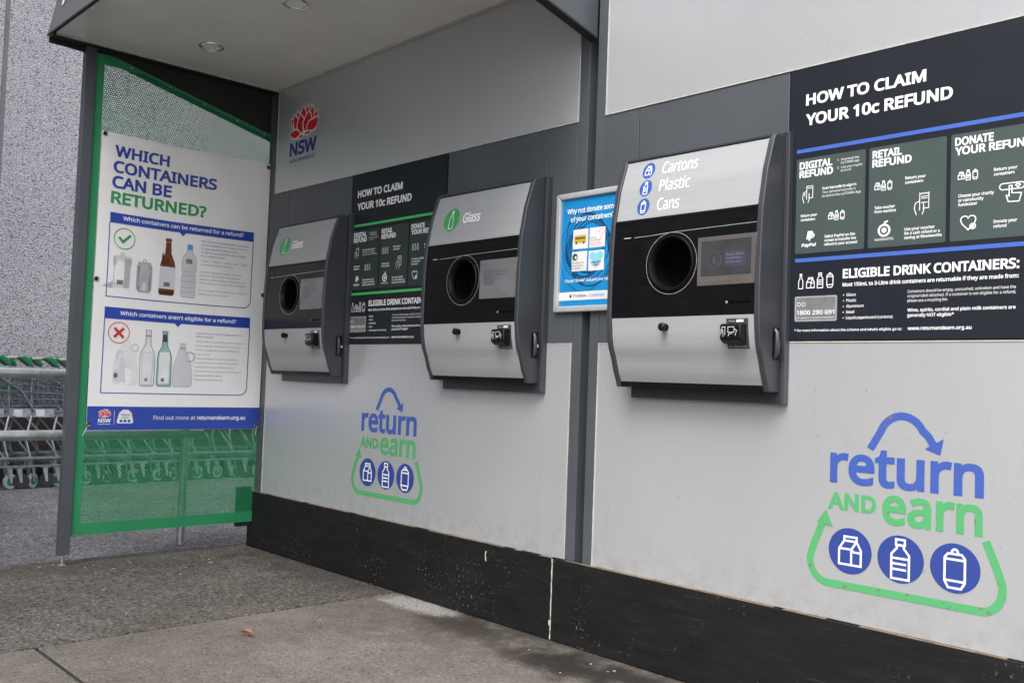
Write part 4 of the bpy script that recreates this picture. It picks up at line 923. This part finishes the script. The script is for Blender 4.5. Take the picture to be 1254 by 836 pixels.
# ================================================================ GUARD RAIL
t = thing('guard_rail', 'galvanised two-pipe trolley bay rail standing behind the dark screen post', 'rail', (-5.33, -.30, 0))
XRL = -5.36
for z in (.955, .630):
    MB().tube([(XRL, -6.0, z), (XRL, -3.5, z), (XRL, -1.15, z), (XRL, -.18, z)], .028, 16).build('rail_pipe', GALV, t, smooth=True)
for yy in (-.28, -2.9, -5.6): MB().tube([(XRL, yy, -.01), (XRL, yy, .955)], .024, 16).build('rail_post', GALV, t, smooth=True)

# ================================================================ PEBBLE WALL
t = thing('precast_wall', 'tall exposed pebble concrete store wall behind the shopping trolleys', 'wall', (-9.3, 0, 0))
yj = -.322; 
for a, b in ((-14, -7.2), (-7.17, yj - .042), (yj + .0, 6.8), (6.84, 14)):
    MB().box(-9.6, -9.3, a, b, -.02, 7).build('wall_panel', PEB, t, bevel=.006)
MB().box(-9.3, -9.24, -14, 14, -.02, .66).build('dark_lower_strip', PEBD, t, bevel=.01)  # bottom strip of the wall, same pebble pattern tinted dark brown
MB().box(-9.55, -9.325, -14, 14, -.02, 7).build('joint_sealant', mat('grey_sealant', (.26, .255, .25), .7), t)

# ================================================================ STORE ACROSS THE FORECOURT (unseen behind the camera except in reflections; sized to shade the left module)
t = thing('shading_store', 'long dark store building, unseen behind the camera, sized to shade the left module', 'building', (-9, -11, 0))
STW = mat('render_wall', (.13, .125, .12), .8, var=.1, scale=1.5)
MB().box(-16, -2.7, -16, -6.6, -.02, 11).build('wall', STW, t)
MB().box(-16.1, -2.6, -6.6, -5.2, 3.2, 3.5).build('shade_awning', mat('awning_grey', (.2, .2, .21), .5), t)  # added with the building to keep light off the left side
for i in range(5): MB().box(-15 + 2.1 * i, -13.4 + 2.1 * i, -6.6, -6.56, .3, 2.7).build('window', GLOSS, t)
for i in range(5): MB().box(-15.3 + 2.5 * i, -15.1 + 2.5 * i, -5.5, -5.3, -.02, 3.2).build('awning_post', STW, t)

# ================================================================ TROLLEYS
def make_cart(seed):
    RC = random.Random(seed)
    t = thing('shopping_trolley', 'x', 'shopping trolley', (0, 0, 0), 'nested shopping trolleys')
    W = .26; r = .0032
    def wire(mb, a, b, rr=r): mb.tube([a, b], rr, 4, caps=False)
    bk = MB()
    # basket: rear at y=-.42, nose at y=.42 ; local coords
    def tw(y): return W - .035 * (y + .42) / .84
    def zt(y): return .99 - .10 * (y + .42) / .84
    def zb(y): return .60 + .04 * (y + .42) / .84
    for sx in (-1, 1):
        for k in range(17):
            y = -.42 + .84 * k / 16; wire(bk, (sx * tw(y), y, zt(y)), (sx * (tw(y) - .045), y * .93, zb(y)))
        for q in (0, .17, .34, .52, .7, .86, 1):
            ya, yb = -.42, .42
            f = lambda y: (sx * (tw(y) - .045 * (1 - q)), y * (.93 + .07 * q), zb(y) + (zt(y) - zb(y)) * q)
            wire(bk, f(ya), f(yb), r if q not in (0, .52, 1) else .0055)
    for k in range(9):
        x = -.2 + .4 * k / 8
        wire(bk, (x * 1.1, .42, zt(.42)), (x * .9, .39, zb(.42))); wire(bk, (x, -.39, zb(-.42)), (x * .85, .39, zb(.42)))
    for k in range(6):
        q = k / 5; wire(bk, (-.2 - .03 * q, .39 + .03 * q, zb(.42) + (zt(.42) - zb(.42)) * q), (.2 + .03 * q, .39 + .03 * q, zb(.42) + (zt(.42) - zb(.42)) * q))
    for k in range(8):
        y = -.36 + .72 * k / 7; wire(bk, (-.2, y, zb(y)), (.2, y, zb(y)))
    # rear gate, leaning in
    for k in range(9): x = -.2 + .4 * k / 8; wire(bk, (x, -.40, .62), (x, -.26, .95))
    for z in (.66, .78, .9, .95): wire(bk, (-.21, -.40 + .14 * (z - .62) / .33, z), (.21, -.40 + .14 * (z - .62) / .33, z), .004)
    bk.build('basket', WIRE, t)
    fr = MB(); R2 = .010
    for sx in (-1, 1):
        fr.tube([(sx * .27, -.50, 1.055), (sx * .262, -.40, .985), (sx * .23, -.10, .80), (sx * .215, .02, .62)], .007, 6)
        fr.tube([(sx * .235, -.40, .595), (sx * .25, -.44, .40), (sx * .255, -.40, .25)], R2, 6)
        fr.tube([(sx * .225, -.36, .595), (sx * .19, -.05, .59), (sx * .20, .10, .42), (sx * .23, .22, .25), (sx * .215, .40, .235)], R2, 6)
        fr.tube([(sx * .255, -.42, .25), (sx * .245, 0, .25), (sx * .20, .42, .24)], .011, 6)
        fr.tube([(sx * .255, -.42, .185), (sx * .245, 0, .185), (sx * .20, .42, .18)], .009, 6)
        for y in (-.40, -.2, 0, .2, .38): fr.tube([(sx * (.255 - .05 * (y + .42) / .84), y, .185), (sx * (.255 - .05 * (y + .42) / .84), y, .25)], .007, 5)
        fr.tube([(sx * .262, -.41, .99), (sx * .255, -.42, .80), (sx * .235, -.40, .6)], .008, 6)
        fr.tube([(sx * .20, -.41, .64), (sx * .17, -.44, .61), (sx * .14, -.44, .63)], .005, 5)
    for y, z in ((-.42, .25), (-.2, .25), (0, .25), (.2, .245), (.42, .24), (-.42, .185), (.40, .18), (-.40, .595)): fr.tube([(-.24, y, z), (.24, y, z)], .008, 5)
    fr.tube([(-.24, -.43, .60), (.24, -.43, .60)], .009, 6)
    fr.build('frame', WIRE, t)
    MB().box(.232, .236, -.42, -.225, .582, .652).build('side_plate', GALV, t)
    MB().box(.2362, .2375, -.37, -.30, .590, .645).build('side_label', PAPER, t)
    MB().tube([(-.17, -.50, 1.065), (.17, -.50, 1.065)], .014, 10).build('handle_bar', CREAM, t, smooth=True)
    for sx in (-1, 1):
        MB().extr([(-.53, 1.068), (-.49, 1.085), (-.44, 1.055), (-.415, 1.005), (-.44, .995), (-.50, 1.04)], 'x', min(sx * .17, sx * .285), max(sx * .17, sx * .285)).build('handle_cap', GRNCAP, t, bevel=.01)
    MB().box(-.18, .18, -.36, -.352, .80, .93).build('child_flap', GRNCAP, t)
    k = 20
    for sx in (-1, 1):
        for y, ang_ in ((-.38, RC.uniform(-.9, .9)), (.34, RC.uniform(-.9, .9))):
            cx = sx * (.235 if y < 0 else .20); ca, sa = math.cos(ang_), math.sin(ang_)
            def P(a, b, c): return (cx + b * ca + a * sa * 1.0, y - b * sa + a * ca, c)     # a along travel, b along axle
            ws = MB(); pf = [(.060, -.010), (.0625, -.006), (.0625, .006), (.060, .010), (.046, .013)]
            pf = [(.044, -.013), (.058, -.013), (.0625, -.008), (.0625, .008), (.058, .013), (.044, .013)]
            vs = [P(.02 + r_ * math.cos(2 * math.pi * i / k), b, .0625 + r_ * math.sin(2 * math.pi * i / k)) for r_, b in pf for i in range(k)]
            wo = ws.add(vs, [(a * k + i, a * k + (i + 1) % k, (a + 1) * k + (i + 1) % k, (a + 1) * k + i) for a in range(len(pf) - 1) for i in range(k)] + [tuple(range(k)), tuple(range(5 * k, 6 * k))])
            wheel = wo.build('wheel', TYRE if y < 0 and sx > 0 else TYRED, t, smooth=True)
            hb = MB()
            for b in (-.0145, .0145): hb.add([P(.02 + .036 * math.cos(2 * math.pi * i / k), b, .0625 + .036 * math.sin(2 * math.pi * i / k)) for i in range(k)], [tuple(range(k))])
            hb.build('hub', GRNCAP if y < 0 and sx > 0 else TYRED, wheel)
            fk = MB()
            for b in (-.018, .018):
                q = [P(-.016, b, .168), P(.020, b, .168), P(.029, b, .052), P(.012, b, .052)]; q2 = [P(-.016, b * 1.15, .168), P(.020, b * 1.15, .168), P(.029, b * 1.15, .052), P(.012, b * 1.15, .052)]
                fk.add(q + q2, [(0, 1, 2, 3), (7, 6, 5, 4), (0, 4, 5, 1), (1, 5, 6, 2), (2, 6, 7, 3), (3, 7, 4, 0)])
            fk.add([P(-.035, -.024, .168), P(.04, -.024, .168), P(.04, .024, .168), P(-.035, .024, .168), P(-.035, -.024, .18), P(.04, -.024, .18), P(.04, .024, .18), P(-.035, .024, .18)],
                   [(0, 1, 2, 3), (4, 5, 6, 7), (0, 1, 5, 4), (1, 2, 6, 5), (2, 3, 7, 6), (3, 0, 4, 7)])
            fk.build('caster_fork', GALV, t)
    return t
def copy_tree(o, parent=None):
    c = o.copy(); COL.objects.link(c)
    if parent: c.parent = parent
    for ch in list(o.children): copy_tree(ch, c)
    return c
protos = [make_cart(q) for q in (3, 8, 21)]
carts = list(protos) + [copy_tree(protos[i % 3]) for i in range(3, 15)]
ORD = ('first', 'second', 'third', 'fourth', 'fifth', 'sixth', 'seventh', 'eighth', 'ninth', 'tenth', 'eleventh', 'twelfth', 'thirteenth', 'fourteenth', 'fifteenth')
CX = -8.60
for i, c in enumerate(carts):
    c.location = (CX - .012 * i + R_.uniform(-.025, .025), -.62 + .205 * i + R_.uniform(-.03, .03), -.012); c.rotation_euler = (0, 0, R_.uniform(-.045, .045))
    c['label'] = ('%s nested shopping trolley from the left end of the row, ' % ORD[i]) + ('seen beside the dark post' if i < 4 else 'seen through the green mesh')

# ================================================================ SMALL DEBRIS
def leaf(x, y, a, s_, label):
    t = MB(); n = 7; vs = []
    for i in range(n):
        q = i / (n - 1); w_ = .34 * math.sin(math.pi * min(1, q * 1.02)) ** .8 * s_; px_ = (q - .5) * s_ * 1.6
        zc = .006 + .010 * math.sin(q * 3.1)
        for j in (-1, 0, 1): vs.append((px_, j * w_ * (.8 + .2 * math.sin(i * 2.1)), zc + (.012 if j else 0) * (s_ / .05)))
    fs = [(i * 3 + j, i * 3 + j + 1, i * 3 + j + 4, i * 3 + j + 3) for i in range(n - 1) for j in (0, 1)]
    o = t.add(vs, fs).build('dry_leaf', LEAFM); o.location = (x, y, .0); o.rotation_euler = (0, 0, a)
    md = o.modifiers.new('th', 'SOLIDIFY'); md.thickness = .0008
    return tag(o, label, 'leaf')
leaf(-3.325, -.922, .35, .042, 'curled brown dry leaf lying alone on the pavement in front of the kiosk')
mb = MB()
for i in range(34):
    if i < 18: x, y = R_.uniform(-5.1, -4.5), R_.uniform(-1.2, -.2)
    elif i < 24: x, y = R_.uniform(-3.4, -1.9), R_.uniform(-.35, -.06)
    else: x, y = R_.uniform(-5, -2.6), R_.uniform(-1.6, -.1)
    a = R_.uniform(0, 6.3); q = R_.uniform(.002, .006); q2 = q * R_.uniform(.4, .9)
    if i < 4: q *= 2.2
    pts = [(x + c_ * math.cos(a) - d_ * math.sin(a), y + c_ * math.sin(a) + d_ * math.cos(a)) for c_, d_ in ((-q, -q2), (q, -q2 * .6), (q * .7, q2), (-q * .8, q2 * .7))]
    mb.extr(pts, 'z', .0, R_.uniform(.0012, .003))
o = mb.build('paper_scraps', mat('scrap', (.42, .41, .38), .7, var=.4, scale=50)); tag(o, 'tiny white scraps and chips scattered over the pavement by the kiosk', 'litter'); o['kind'] = 'stuff'
